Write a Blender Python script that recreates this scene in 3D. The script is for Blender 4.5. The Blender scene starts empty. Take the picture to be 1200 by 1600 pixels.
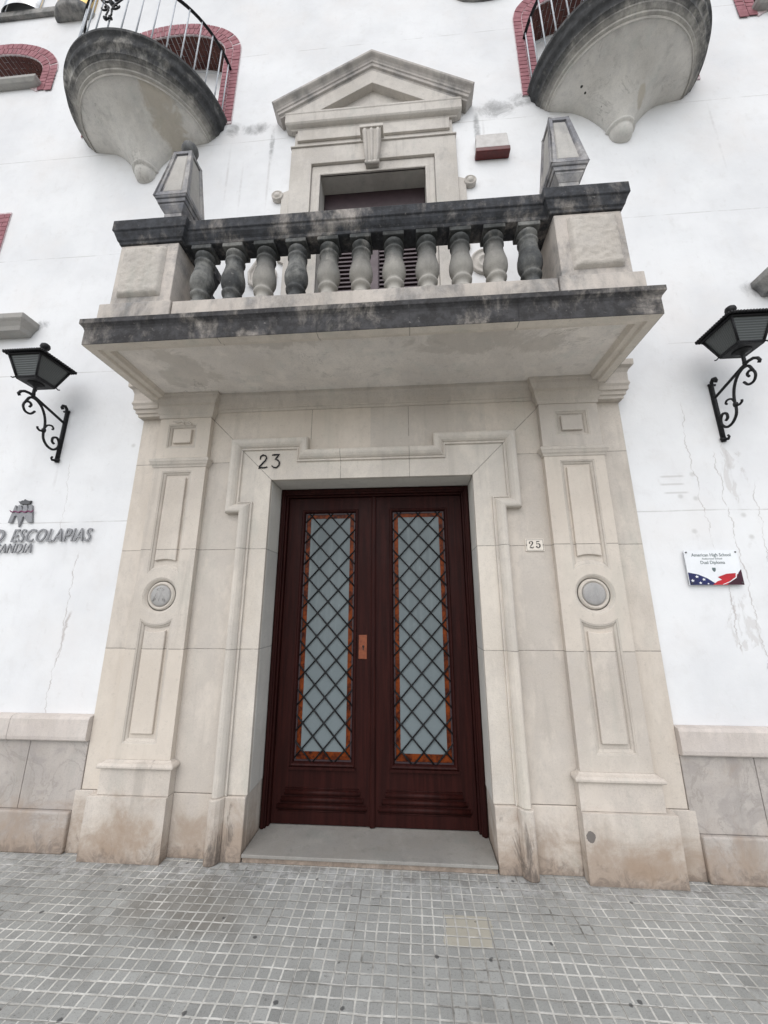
import bpy, bmesh, math, random
from mathutils import Vector, Matrix
random.seed(7)
PI=math.pi; sin=math.sin; cos=math.cos
S=bpy.context.scene; COL=S.collection

# ---------------------------------------------------------------- camera
def make_camera():
    yaw,pitch,roll,F=7.18757986e-02,2.47591031e-01,2.27223710e-03,588.5
    r0=Vector((cos(yaw),sin(yaw),0)); f0=Vector((-sin(yaw),cos(yaw),0)); u0=Vector((0,0,1))
    f=f0*cos(pitch)+u0*sin(pitch); u=u0*cos(pitch)-f0*sin(pitch)
    r=r0*cos(roll)-u*sin(roll); u2=r0*sin(roll)+u*cos(roll)
    cd=bpy.data.cameras.new('camera'); c=bpy.data.objects.new('camera',cd); COL.objects.link(c)
    m=Matrix((r,u2,-f)).transposed().to_4x4(); m.translation=Vector((.33,-3,1.66)); c.matrix_world=m
    cd.sensor_fit='HORIZONTAL'; cd.sensor_width=36; cd.lens=F/1200*36; cd.clip_start=.05; cd.clip_end=500
    S.camera=c
make_camera()
# ---------------------------------------------------------------- light
SUN_EL=math.radians(50); SUN_AZ=math.radians(12)      # high, in front of the facade, a little to the left
W=bpy.data.worlds.new('World'); S.world=W; W.use_nodes=True
nt=W.node_tree; nt.nodes.clear()
sky=nt.nodes.new('ShaderNodeTexSky'); sky.sky_type='NISHITA'; sky.sun_disc=False
sky.sun_elevation=SUN_EL; sky.sun_rotation=math.radians(180)+SUN_AZ; sky.dust_density=1.5; sky.air_density=1.0; sky.ozone_density=1
hs=nt.nodes.new('ShaderNodeHueSaturation'); hs.inputs['Saturation'].default_value=.34
bg=nt.nodes.new('ShaderNodeBackground'); bg.inputs['Strength'].default_value=.15
wo=nt.nodes.new('ShaderNodeOutputWorld')
nt.links.new(sky.outputs[0],hs.inputs['Color']); nt.links.new(hs.outputs[0],bg.inputs[0]); nt.links.new(bg.outputs[0],wo.inputs[0])
sd=bpy.data.lights.new('sun','SUN'); sd.energy=.8; sd.angle=math.radians(85); sd.color=(1,.965,.92)
so=bpy.data.objects.new('sun',sd); COL.objects.link(so)
d=Vector((-sin(SUN_AZ)*cos(SUN_EL),-cos(SUN_AZ)*cos(SUN_EL),sin(SUN_EL)))
so.rotation_euler=d.to_track_quat('Z','Y').to_euler(); so.location=(0,-8,12)
S.view_settings.view_transform='Standard'; S.view_settings.look='None'; S.view_settings.gamma=1
S.view_settings.exposure=0.57; S.view_settings.use_curve_mapping=False

# ---------------------------------------------------------------- node helper
class N:
    def __init__(s,name):
        s.m=bpy.data.materials.new(name); s.m.use_nodes=True; s.t=s.m.node_tree
        s.b=s.t.nodes['Principled BSDF']; s.pos=s.t.nodes.new('ShaderNodeNewGeometry').outputs['Position']
        sp=s.t.nodes.new('ShaderNodeSeparateXYZ'); s.t.links.new(s.pos,sp.inputs[0]); s.x,s.y,s.z=sp.outputs
    def set(s,inp,v):
        if isinstance(v,bpy.types.NodeSocket): s.t.links.new(v,inp)
        elif isinstance(v,(tuple,list)) and len(v)==3 and inp.type=='RGBA': inp.default_value=(*v,1)
        else: inp.default_value=v
    def M(s,op,a,b=0.,c=0.,clamp=False):
        n=s.t.nodes.new('ShaderNodeMath'); n.operation=op; n.use_clamp=clamp
        for i,v in enumerate((a,b,c)): s.set(n.inputs[i],v)
        return n.outputs[0]
    def noise(s,scale,detail=4,rough=.55,vec=None,dist=0,st=(1,1,1),out=0,off=(0,0,0)):
        mp=s.t.nodes.new('ShaderNodeMapping'); s.set(mp.inputs[0],vec or s.pos); mp.inputs['Scale'].default_value=st; mp.inputs['Location'].default_value=off
        n=s.t.nodes.new('ShaderNodeTexNoise'); s.set(n.inputs['Vector'],mp.outputs[0])
        n.inputs['Scale'].default_value=scale; n.inputs['Detail'].default_value=detail; n.inputs['Roughness'].default_value=rough; n.inputs['Distortion'].default_value=dist
        return n.outputs[out]
    def vor(s,scale,st=(1,1,1),out='Distance'):
        mp=s.t.nodes.new('ShaderNodeMapping'); s.set(mp.inputs[0],s.pos); mp.inputs['Scale'].default_value=st
        n=s.t.nodes.new('ShaderNodeTexVoronoi'); s.set(n.inputs['Vector'],mp.outputs[0]); n.inputs['Scale'].default_value=scale
        return n.outputs[out]
    def rng(s,v,a,b,c=0.,d=1.,smooth=True):
        n=s.t.nodes.new('ShaderNodeMapRange'); n.interpolation_type='SMOOTHSTEP' if smooth else 'LINEAR'
        for i,k in enumerate((v,a,b,c,d)): s.set(n.inputs[i],k)
        return n.outputs[0]
    def mix(s,f,a,b,mode='MIX'):
        n=s.t.nodes.new('ShaderNodeMix'); n.data_type='RGBA'; n.blend_type=mode
        s.set(n.inputs[0],f); s.set(n.inputs[6],a); s.set(n.inputs[7],b); return n.outputs[2]
    def white(s,a,b=0.,c=0.):
        cb=s.t.nodes.new('ShaderNodeCombineXYZ'); s.set(cb.inputs[0],a); s.set(cb.inputs[1],b); s.set(cb.inputs[2],c)
        n=s.t.nodes.new('ShaderNodeTexWhiteNoise'); s.set(n.inputs[0],cb.outputs[0]); return n.outputs[0]
    def line(s,c,v,w):      # 1 on the line c==v, width w
        return s.rng(s.M('ABSOLUTE',s.M('SUBTRACT',c,v)),w*.35,w,1,0)
    def box(s,x0,x1,z0,z1,e=.03,cx=None,cz=None):
        cx=cx or s.x; cz=cz or s.z
        a=s.M('MULTIPLY',s.rng(cx,x0-e,x0+e),s.rng(cx,x1-e,x1+e,1,0))
        b=s.M('MULTIPLY',s.rng(cz,z0-e,z0+e),s.rng(cz,z1-e,z1+e,1,0)); return s.M('MULTIPLY',a,b)
    def blob(s,x,z,rx,rz):
        a=s.M('DIVIDE',s.M('SUBTRACT',s.x,x),rx); b=s.M('DIVIDE',s.M('SUBTRACT',s.z,z),rz)
        q=s.M('SQRT',s.M('ADD',s.M('MULTIPLY',a,a),s.M('MULTIPLY',b,b))); return s.rng(q,.2,1,1,0)
    def blob2(s,x,y,rx,ry):
        a=s.M('DIVIDE',s.M('SUBTRACT',s.x,x),rx); b=s.M('DIVIDE',s.M('SUBTRACT',s.y,y),ry)
        return s.rng(s.M('SQRT',s.M('ADD',s.M('MULTIPLY',a,a),s.M('MULTIPLY',b,b))),.2,1,1,0)
    def mx(s,*a):
        r=a[0]
        for k in a[1:]: r=s.M('MAXIMUM',r,k)
        return r
    def done(s,col,rough=.8,h=None,bs=.3,bd=.01,spec=.3,metal=0):
        s.set(s.b.inputs['Base Color'],col); s.set(s.b.inputs['Roughness'],rough)
        s.b.inputs['Specular IOR Level'].default_value=spec; s.b.inputs['Metallic'].default_value=metal
        if h is not None:
            bp=s.t.nodes.new('ShaderNodeBump'); bp.inputs['Strength'].default_value=bs; bp.inputs['Distance'].default_value=bd
            s.set(bp.inputs['Height'],h); s.t.links.new(bp.outputs[0],s.b.inputs['Normal'])
        return s.m

JZ=(2.885,2.122,1.352,.385)
def stone(name,base=(.56,.51,.452),soot=0.,joints=(),vj=(),dirt=False,rough_bump=.0,pits=.3,diag=False,tone=0.,sootcol=(.07,.075,.08),veins=0.,dark_at=None,stains=False,damp=False):
    n=N(name)
    big=n.noise(1.3,5,.6); mid=n.noise(7,5,.65,dist=.4); fine=n.noise(90,3,.7); grain=n.noise(320,2,.6)
    b=Vector(base)
    c=n.mix(n.rng(big,.35,.68),tuple(b*.80+Vector((.008,0,-.006))),tuple(b*1.10))
    c=n.mix(n.rng(mid,.4,.72,0,.7),c,tuple(Vector((b[0]*.82,b[1]*.82,b[2]*.84))))
    c=n.mix(n.rng(fine,.45,.75,0,.42),c,tuple(b*.62))
    c=n.mix(n.rng(grain,.35,.65,.0,.32),c,tuple(b*1.28))
    # greenish grey weather bloom and rain streaks
    c=n.mix(n.rng(n.noise(2.6,6,.65,st=(1.6,1.6,.5),off=(4,1,2)),.52,.72,0,.5),c,(b[0]*.78,b[1]*.84,b[2]*.84))
    c=n.mix(n.rng(n.noise(3,6,.6,st=(4,4,.3),off=(7,1,2)),.54,.72,0,.42),c,tuple(b*.62))
    pit=n.rng(n.vor(60),.0,.16,1,0); pm=n.M('MULTIPLY',pit,n.rng(n.noise(6,3),.52,.6))
    c=n.mix(n.M('MULTIPLY',pm,.55),c,tuple(b*.4))
    h=n.M('ADD',n.M('MULTIPLY',fine,.35),n.M('MULTIPLY',mid,.6)); h=n.M('SUBTRACT',h,n.M('MULTIPLY',pm,pits*2))
    if veins:
        v=n.noise(2.2,6,.6,dist=1.6,off=(2,0,5)); vm=n.rng(n.M('ABSOLUTE',n.M('SUBTRACT',v,.5)),.0,.025,veins,0)
        c=n.mix(vm,c,tuple(b*.55))
        c=n.mix(n.rng(n.noise(3,5,.6,dist=1,off=(9,0,5)),.55,.62,0,.5),c,(b[0]*.74,b[1]*.74,b[2]*.76))
    if joints:
        k_=n.M('GREATER_THAN',n.z,joints[0])
        for z in joints[1:]: k_=n.M('ADD',k_,n.M('GREATER_THAN',n.z,z))
        ax_=n.M('ABSOLUTE',n.x); kx=n.M('ADD',n.M('GREATER_THAN',n.x,0),n.M('MULTIPLY',n.M('GREATER_THAN',ax_,1.893),2)); kx=n.M('ADD',kx,n.M('MULTIPLY',n.M('GREATER_THAN',ax_,1.41),5)); kx=n.M('ADD',kx,n.M('MULTIPLY',n.M('GREATER_THAN',ax_,.98),11))
        bt=n.white(k_,kx,2.5); c=n.mix(n.rng(bt,.0,.5,.5,0,False),c,(b[0]*.84,b[1]*.85,b[2]*.87)); c=n.mix(n.rng(bt,.5,1,0,.5,False),c,(b[0]*1.16,b[1]*1.13,b[2]*1.09))
    c=n.mix(n.rng(n.noise(24,6,.75,off=(5,5,1)),.55,.70,0,.35),c,tuple(b*.66))
    c=n.mix(n.rng(n.noise(3.5,6,.7,st=(1.3,1,.6),off=(15,5,1)),.5,.68,0,.55),c,(b[0]*1.15,b[1]*1.14,b[2]*1.13))
    ls=[]
    for z in joints: ls.append(n.line(n.z,z,.0042))
    for (x,z0,z1) in vj: ls.append(n.M('MULTIPLY',n.line(n.x,x,.004),n.box(-9,9,z0,z1,.002)))
    if diag:
        ax=n.M('ABSOLUTE',n.x)
        ls.append(n.M('MULTIPLY',n.line(n.M('SUBTRACT',n.z,ax),3.08-1.20,.006),n.box(1.19,1.42,3.05,3.34,.004,cx=ax)))
        ls.append(n.M('MULTIPLY',n.line(n.M('SUBTRACT',n.z,ax),2.71-.84,.006),n.box(.83,1.12,2.68,3.0,.004,cx=ax)))
    if ls:
        L=n.mx(*ls) if len(ls)>1 else ls[0]; L=n.M('MULTIPLY',L,n.rng(n.noise(22,4,.7,off=(0,4,0)),.3,.55,.45,1.15)); c=n.mix(n.M('MULTIPLY',L,.66),c,tuple(b*.36)); h=n.M('SUBTRACT',h,L)
    if damp:
        q=n.noise(3.2,7,.68,dist=.9,off=(2,2,0)); e1=n.mx(n.blob2(-1.45,-.45,.35,.5),n.blob2(.95,-.62,.9,.22),n.blob2(-.6,-.75,.5,.12)); m_=n.M('ADD',q,n.M('MULTIPLY',e1,.22))
        c=n.mix(n.M('MULTIPLY',n.rng(m_,.59,.69,0,.4),n.rng(e1,0,.15)),c,(.42,.385,.34))
        v=n.noise(1.6,6,.6,dist=.5,off=(6,0,5)); c=n.mix(n.M('MULTIPLY',n.rng(n.M('ABSOLUTE',n.M('SUBTRACT',v,.5)),.0,.006,.5,0),n.rng(n.noise(1.3,2,.5),.5,.6)),c,(.3,.28,.25))
    if stains:
        sn_=n.noise(7,6,.7,dist=.7,off=(1,4,3)); st_=n.mx(n.blob(-2.22,6.78,.22,.22),n.blob(2.72,6.62,.07,.12))
        c=n.mix(n.M('MULTIPLY',n.rng(n.M('ADD',sn_,n.M('MULTIPLY',st_,.3)),.56,.74,0,.5),n.rng(st_,0,.3)),c,(.38,.32,.23))
        v=n.noise(2.6,6,.65,dist=.8,off=(6,0,5)); vm=n.rng(n.M('ABSOLUTE',n.M('SUBTRACT',v,.5)),.0,.010,.7,0); vm=n.M('MULTIPLY',vm,n.rng(n.noise(1.7,2,.5),.45,.6))
        c=n.mix(vm,c,tuple(b*.45)); h=n.M('SUBTRACT',h,n.M('MULTIPLY',vm,1.5))
        hl=n.rng(n.M('ADD',n.vor(5.5),n.M('MULTIPLY',n.noise(40,3,.6),.05)),.085,.11,1,0); hl=n.M('MULTIPLY',hl,n.M('GREATER_THAN',n.x,0))
        c=n.mix(hl,c,(.05,.048,.045))
        c=n.mix(n.rng(n.noise(5,6,.7,st=(1.5,1.5,.35),off=(2,7,3)),.5,.72,0,.4),c,tuple(b*.66))
    if dirt:
        q=n.noise(3.2,6,.7,dist=.6,off=(3,3,0)); lim=n.M('SUBTRACT',n.M('ADD',q,n.rng(n.z,.0,.42,.2,-.2,smooth=False)),.5)
        c=n.mix(n.rng(lim,-.16,.20,0,.85),c,(.335,.262,.205))
        q2=n.noise(11,6,.75,dist=1,off=(1,5,0)); lim=n.M('SUBTRACT',n.M('ADD',q2,n.rng(n.z,.0,.2,.15,-.2,smooth=False)),.52)
        c=n.mix(n.rng(lim,-.06,.22,0,.6),c,(.13,.105,.09))
        cz=n.M('ADD',n.M('MULTIPLY',n.M('SUBTRACT',n.noise(26,4,.7),.5),1.1),n.blob(1.422,.255,.040,.05)); c=n.mix(n.M('MULTIPLY',n.rng(cz,.34,.42,0,.85),n.rng(n.blob(1.422,.255,.040,.05),0,.05)),c,(.12,.11,.105)); h=n.M('SUBTRACT',h,n.M('MULTIPLY',n.rng(cz,.34,.42,0,2.),n.rng(n.blob(1.422,.255,.04,.05),0,.05)))
        ps=n.mx(n.blob(-1.68,.16,.34,.2),n.blob(1.75,.12,.3,.16)); c=n.mix(n.M('MULTIPLY',n.rng(n.M('ADD',n.noise(6,6,.7,off=(2,0,2)),n.M('MULTIPLY',ps,.3)),.5,.85,0,.6),n.rng(ps,0,.3)),c,(.32,.235,.17))
        ax=n.M('ABSOLUTE',n.M('SUBTRACT',n.M('ABSOLUTE',n.x),.99)); gr=n.M('MULTIPLY',n.rng(ax,.02,.2,1,0),n.rng(n.z,.0,.5,1,0))
        c=n.mix(n.rng(n.M('ADD',n.noise(7,6,.75,dist=.8,st=(1.6,1,.5),off=(8,1,0)),n.M('MULTIPLY',gr,.22)),.60,.80,0,.75),c,(.10,.085,.075))
    if soot:
        s1=n.noise(2.3,7,.68,dist=.5,off=(1,2,8)); s2=n.noise(9,5,.7,st=(1.5,1.5,.6)); sm=n.M('ADD',n.M('MULTIPLY',s1,.7),n.M('MULTIPLY',s2,.3))
        m=n.rng(sm,.585-soot*.35,.775-soot*.30,0,min(.97,.35+soot*.75))
        if dark_at: # crust that follows a band of heights (lo fade, hi)
            for (z0,z1) in dark_at: m=n.M('MULTIPLY',m,n.rng(n.M('ADD',n.z,n.M('MULTIPLY',n.M('SUBTRACT',s2,.5),.12)),z0,z1))
        c=n.mix(m,c,n.mix(n.rng(n.noise(14,5,.7),.35,.7),sootcol,tuple(Vector(sootcol)*2.3)))
        c=n.mix(n.rng(n.noise(30,4,.7,off=(3,7,2)),.62,.75,0,.4),c,(.36,.34,.32))
    if rough_bump: h=n.M('ADD',h,n.M('MULTIPLY',n.noise(38,6,.7,st=(1,1,1.5)),rough_bump))
    return n.done(c,.86,h,.45,.006,.2)

def stucco():
    n=N('white_stucco')
    big=n.noise(.7,5,.6); mid=n.noise(5,6,.65); fine=n.noise(60,4,.65); tr=n.noise(14,5,.6,st=(1,1,.35))
    c=n.mix(n.rng(big,.35,.7),(.775,.78,.785),(.655,.66,.67)); c=n.mix(n.rng(mid,.5,.75,0,.35),c,(.62,.61,.60))
    c=n.mix(n.rng(tr,.55,.75,0,.12),c,(.5,.49,.48))
    c=n.mix(n.rng(n.noise(1.5,5,.6,off=(3,3,3)),.45,.75,0,.4),c,(.72,.69,.67)); c=n.mix(n.rng(n.noise(11,6,.75,st=(1,1,.7),off=(8,3,3)),.56,.70,0,.22),c,(.52,.50,.48))
    wob=n.M('MULTIPLY',n.M('SUBTRACT',n.noise(1.2,3,.5),.5),.03)
    zz=n.M('ADD',n.z,wob); ls=[n.line(zz,z,.007) for z in (2.385,3.88,5.31,6.79,8.25)]
    L=n.M('MULTIPLY',n.mx(*ls),n.rng(n.noise(3,4,.6,off=(0,0,9)),.38,.56)); c=n.mix(n.M('MULTIPLY',L,.42),c,(.36,.34,.32))
    # cracks
    nz=n.noise(2.6,5,.65,st=(.01,.01,1)); nz2=n.noise(16,4,.7,st=(.01,.01,1))
    cr=[]
    for (x0,z0,x1,z1,w) in ((-2.50,2.1,-2.52,.87,.008),(-2.47,1.62,-2.53,1.3,.018),(2.58,3.3,2.62,2.1,.006),(2.78,2.85,2.80,.9,.007),(3.02,2.6,2.9,.87,.006),(2.98,1.4,2.9,.9,.014),(-3.1,1.2,-3.12,.9,.02),(2.66,1.8,2.64,1.35,.012),(-2.75,3.0,-2.7,2.3,.005),(3.0,1.9,3.04,1.2,.012)):
        xl=n.M('ADD',x0,n.M('MULTIPLY',n.M('SUBTRACT',n.z,z0),(x1-x0)/(z1-z0)))
        xl=n.M('ADD',xl,n.M('ADD',n.M('MULTIPLY',n.M('SUBTRACT',nz,.5),.22),n.M('MULTIPLY',n.M('SUBTRACT',nz2,.5),.05)))
        ww=n.M('MULTIPLY',w,n.rng(n.noise(9,3,.6,off=(x0,0,0)),.35,.65,.15,1.2))
        l=n.rng(n.M('ABSOLUTE',n.M('SUBTRACT',n.x,xl)),0,ww,1,0)
        cr.append(n.M('MULTIPLY',l,n.box(-9,9,z1,z0,.03)))
    CR=n.mx(*cr); c=n.mix(n.M('MULTIPLY',CR,.6),c,(.36,.31,.29))
    # peeling patches low on the right, scratches, damp round the sills
    pk=n.noise(9,6,.7,dist=1.2,st=(1,1,.45),off=(5,0,1))
    pa=n.mx(n.blob(2.72,1.5,.2,.45),n.blob(3.02,1.2,.3,.5),n.blob(2.85,2.6,.12,.5),n.blob(-3.1,1.05,.1,.14),n.blob(2.88,2.75,.16,.3))
    PT=n.rng(n.M('ADD',pk,n.M('MULTIPLY',pa,.22)),.69,.76); PT=n.M('MULTIPLY',PT,n.rng(pa,0,.1)); c=n.mix(n.M('MULTIPLY',PT,.42),c,(.50,.47,.45))
    sc=[n.M('MULTIPLY',n.line(n.M('ADD',n.z,n.M('MULTIPLY',wob,.6)),z,.011),n.box(x,x+.17,2,3,.02)) for x,z in ((2.33,2.665),(2.32,2.60),(2.34,2.53))]
    c=n.mix(n.M('MULTIPLY',n.mx(*sc),.4),c,(.4,.38,.36))
    dots=n.mx(*[n.blob(x,z,.03,.028) for x,z in ((-2.17,3.09),(2.57,2.68),(2.56,2.48),(2.45,2.5),(2.50,2.22),(2.88,2.34),(2.9,2.17))]); c=n.mix(n.M('MULTIPLY',dots,.5),c,(.45,.44,.42))
    # soot runs
    so=n.mx(n.blob(-1.14,6.75,.05,.45),n.blob(1.13,6.72,.06,.42),n.blob(-1.36,6.98,.3,.16),n.blob(1.36,6.95,.34,.22),n.blob(1.66,7.05,.24,.2),n.blob(-1.62,6.98,.14,.2),n.blob(3.42,4.42,.2,.14),n.blob(-3.42,4.46,.18,.10))
    sn=n.noise(5,7,.72,dist=.5,off=(2,2,2)); SO=n.rng(n.M('ADD',sn,n.M('MULTIPLY',so,.32)),.58,1.0,0,.85); SO=n.M('MULTIPLY',SO,n.rng(so,0,.25)); c=n.mix(n.M('MULTIPLY',SO,.85),c,(.15,.15,.15))
    ru=n.mx(*[n.blob(x,z,.02,l) for x,z,l in ((-1.15,6.2,.6),(-1.62,6.3,.6),(-1.45,6.1,.5),(2.86,2.78,.25),(-2.86,2.8,.2),(1.2,6.6,.3),(3.5,6.3,.6))])
    c=n.mix(n.M('MULTIPLY',n.M('MULTIPLY',ru,n.rng(sn,.35,.6)),.35),c,(.42,.40,.39))
    h=n.M('ADD',n.M('MULTIPLY',fine,.35),n.M('MULTIPLY',mid,1.4)); h=n.M('ADD',h,n.M('MULTIPLY',n.noise(2.2,5,.6,dist=.6),3.)); h=n.M('SUBTRACT',h,n.M('ADD',n.M('MULTIPLY',L,.3),n.M('ADD',CR,PT)))
    return n.done(c,.9,h,.3,.006,.15)

def pavement_mat():
    n=N('paving'); P=.06
    u=n.M('DIVIDE',n.M('ADD',n.x,.47+.24*40-.94),P); v=n.M('DIVIDE',n.M('ADD',n.y,.60+.24*60-.24),P)
    wv=n.M('MULTIPLY',n.M('SUBTRACT',n.noise(4,4,.55),.5),.26); u=n.M('ADD',u,wv); v=n.M('ADD',v,wv)
    fu=n.M('ABSOLUTE',n.M('SUBTRACT',n.M('FRACT',u),.5)); fv=n.M('ABSOLUTE',n.M('SUBTRACT',n.M('FRACT',v),.5))
    rag=n.M('MULTIPLY',n.M('SUBTRACT',n.noise(70,3,.7),.5),.08)
    fu=n.M('ADD',fu,rag); fv=n.M('ADD',fv,rag)
    gu=n.rng(fu,.395,.448); gv=n.rng(fv,.395,.448)
    iu=n.M('FLOOR',u); iv=n.M('FLOOR',v)
    tu=n.M('FLOOR',n.M('DIVIDE',u,4)); tv=n.M('FLOOR',n.M('DIVIDE',v,4))
    bu=n.M('ABSOLUTE',n.M('SUBTRACT',n.M('FRACT',n.M('DIVIDE',u,4)),.5)); bv=n.M('ABSOLUTE',n.M('SUBTRACT',n.M('FRACT',n.M('DIVIDE',v,4)),.5))
    tj=n.mx(n.rng(bu,.488,.497),n.rng(bv,.488,.497))
    g=n.mx(gu,gv)
    blk=n.white(iu,iv); tile=n.white(tu,tv,3.)
    big=n.noise(.9,5,.6); mid=n.noise(4,6,.7); fine=n.noise(120,3,.7); gr=n.noise(420,2,.6)
    c=n.mix(blk,(.225,.23,.22),(.375,.38,.365)); c=n.mix(n.M('MULTIPLY',tile,.6),c,(.29,.295,.28))
    c=n.mix(n.rng(mid,.4,.7,0,.5),c,(.175,.172,.162))
    c=n.mix(n.rng(big,.4,.62,0,.35),c,(.42,.425,.41))
    c=n.mix(n.rng(fine,.5,.72,0,.45),c,(.11,.107,.103)); c=n.mix(n.rng(gr,.5,.7,0,.35),c,(.5,.5,.49))
    # yellow replacement tile
    yb=n.M('MULTIPLY',n.M('LESS_THAN',n.M('ABSOLUTE',n.M('SUBTRACT',n.M('SUBTRACT',n.x,.585),wv)),.118),n.M('LESS_THAN',n.M('ABSOLUTE',n.M('SUBTRACT',n.y,-.50)),.10))
    c=n.mix(n.M('MULTIPLY',yb,.6),c,(.45,.41,.32))
    # brown worn zone left of the step
    dz=n.noise(2.4,5,.65,off=(1,1,0)); ex=n.M('DIVIDE',n.M('ADD',n.x,1.0),.9); ey=n.M('DIVIDE',n.M('ADD',n.y,.42),.4)
    el=n.rng(n.M('SQRT',n.M('ADD',n.M('MULTIPLY',ex,ex),n.M('MULTIPLY',ey,ey))),.2,1.1,1,0)
    br=n.rng(n.M('ADD',dz,n.M('MULTIPLY',el,.3)),.60,.86,0,.5); c=n.mix(br,c,(.15,.128,.10))
    gl=n.rng(n.noise(2.2,5,.7,off=(6,2,0)),.44,.66); gc=n.mix(gl,(.66,.65,.61),(.12,.115,.105))
    gc=n.mix(n.rng(n.noise(8,5,.7,off=(4,4,0)),.35,.65),gc,(.41,.40,.37))
    c=n.mix(n.M('MULTIPLY',g,.95),c,gc)
    c=n.mix(n.M('MULTIPLY',tj,.55),c,(.08,.077,.072))
    # gum and stain specks
    vd=n.vor(7.0,st=(1,1,0)); vc=n.vor(7.0,st=(1,1,0),out='Color')
    sp=n.t.nodes.new('ShaderNodeSeparateXYZ'); n.t.links.new(vc,sp.inputs[0])
    gum=n.M('MULTIPLY',n.rng(n.M('ADD',vd,n.M('MULTIPLY',rag,1.2)),.06,.095,1,0),n.M('GREATER_THAN',sp.outputs[0],.35))
    c=n.mix(n.M('MULTIPLY',gum,.8),c,(.05,.05,.052))
    # white lime crust next to the wall
    lm=n.M('MULTIPLY',n.rng(n.noise(13,6,.75,off=(0,3,0)),.48,.6),n.rng(n.y,-.42,-.16)); c=n.mix(n.M('MULTIPLY',lm,.5),c,(.50,.50,.50))
    dk=n.M('MULTIPLY',n.rng(n.noise(6,5,.7,off=(0,8,0)),.5,.62),n.rng(n.y,-.34,-.12)); c=n.mix(n.M('MULTIPLY',dk,.5),c,(.16,.15,.14))
    h=n.M('ADD',n.M('MULTIPLY',n.M('SUBTRACT',1,g),1.),n.M('MULTIPLY',fine,.22)); h=n.M('ADD',h,n.M('MULTIPLY',mid,.4)); h=n.M('SUBTRACT',h,n.M('MULTIPLY',tj,.3)); h=n.M('ADD',h,n.M('MULTIPLY',blk,.3)); h=n.M('ADD',h,n.M('MULTIPLY',tile,.35)); chip=n.rng(n.noise(34,4,.7,off=(3,9,0)),.62,.68); h=n.M('SUBTRACT',h,n.M('MULTIPLY',chip,.5)); c=n.mix(n.M('MULTIPLY',chip,.45),c,(.12,.115,.105))
    return n.done(c,.8,h,.55,.006,.3)

def wood():
    n=N('dark_red_wood'); a=n.noise(6,6,.6,st=(6,6,.35),dist=.4); b=n.noise(60,3,.6,st=(3,3,.2)); k=n.noise(2,4,.6)
    c=n.mix(n.rng(a,.35,.7),(.018,.0048,.0042),(.032,.0080,.0066)); c=n.mix(n.rng(k,.45,.75,0,.5),c,(.024,.0068,.006))
    return n.done(c,n.rng(k,.3,.7,.42,.6),n.M('ADD',n.M('MULTIPLY',a,.4),n.M('MULTIPLY',b,.3)),.18,.002,.10)
def plain(name,c1,c2=None,rough=.6,scale=20,bump=.15,metal=0,spec=.4,bd=.003):
    n=N(name); c2=c2 or tuple(Vector(c1)*.7); a=n.noise(scale,5,.65)
    return n.done(n.mix(n.rng(a,.35,.7),c1,c2),rough,a,bump,bd,spec,metal)
def frosted():
    n=N('frosted_glass'); k=n.noise(1.6,4,.6,st=(1,1,.7)); r=n.noise(5,5,.6,dist=2)
    c=n.mix(n.rng(k,.35,.65),(.055,.066,.068),(.14,.162,.165)); fold=n.noise(9,4,.6,st=(3.2,1,.12),dist=.3,off=(3,0,0)); c=n.mix(n.rng(fold,.45,.7,0,.6),c,(.20,.225,.23)); c=n.mix(n.rng(n.noise(3,4,.6,st=(.6,1,2.2),off=(1,0,6)),.5,.68,0,.5),c,(.10,.12,.125)); c=n.mix(n.rng(r,.62,.70,0,.45),c,(.30,.34,.35)); c=n.mix(n.rng(n.noise(11,3,.6,st=(2.2,1,.25),off=(7,0,2)),.52,.68,0,.5),c,(.06,.07,.075))  # pale patches and bands painted in as reflections, upright streaks as curtain folds
    c=n.mix(n.rng(n.z,.5,2.3,0,.45),(.16,.19,.20),c)
    return n.done(c,.3,n.noise(24,4,.6),.12,.004,.18)
def brick(name,c1,c2,dark):
    n=N(name); a=n.noise(13,2,.5); f=n.noise(90,4,.6)
    c=n.mix(n.rng(a,.3,.7),c1,c2); c=n.mix(n.rng(f,.5,.75,0,.4),c,dark)
    return n.done(c,.8,f,.3,.003,.2)
def soot_stone(n_,**k): return stone(n_,**k)

MAT={}
MAT['stucco']=stucco(); MAT['paving']=pavement_mat(); MAT['wood']=wood(); MAT['frost']=frosted()
MAT['portal']=stone('cream_stone',joints=JZ,vj=((-.52,3.08,3.37),(.33,3.08,3.37),(1.30,0,.385),(-1.3,0,.385)),diag=True)
MAT['arch']=stone('cream_architrave_stone',base=(.59,.545,.485),joints=(2.122,1.352),diag=True,vj=((-.25,2.71,2.96),(.33,2.71,3.0)))
MAT['base']=stone('stained_base_stone',base=(.55,.50,.445),dirt=True,pits=.5)
MAT['jamb']=stone('grey_jamb_stone',base=(.60,.585,.55),joints=(2.122,1.352,.385))
MAT['carved']=stone('carved_stone',base=(.53,.485,.43))
MAT['dado']=stone('dado_stone',base=(.42,.385,.355),veins=.35,dirt=True)
MAT['dadocap']=stone('dado_cap_stone',base=(.56,.51,.47),vj=((-2.72,0,1),(2.69,0,1),(-3.9,0,1),(3.9,0,1)))
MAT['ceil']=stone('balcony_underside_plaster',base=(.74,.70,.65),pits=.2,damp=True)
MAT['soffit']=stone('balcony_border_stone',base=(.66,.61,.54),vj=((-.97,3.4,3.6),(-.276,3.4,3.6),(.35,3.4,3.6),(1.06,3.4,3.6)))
MAT['fascia']=stone('blackened_stone',base=(.46,.42,.375),soot=.86,sootcol=(.026,.026,.028),vj=((-.97,3.4,3.6),(-.276,3.4,3.6),(.35,3.4,3.6),(1.06,3.4,3.6)))
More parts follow.
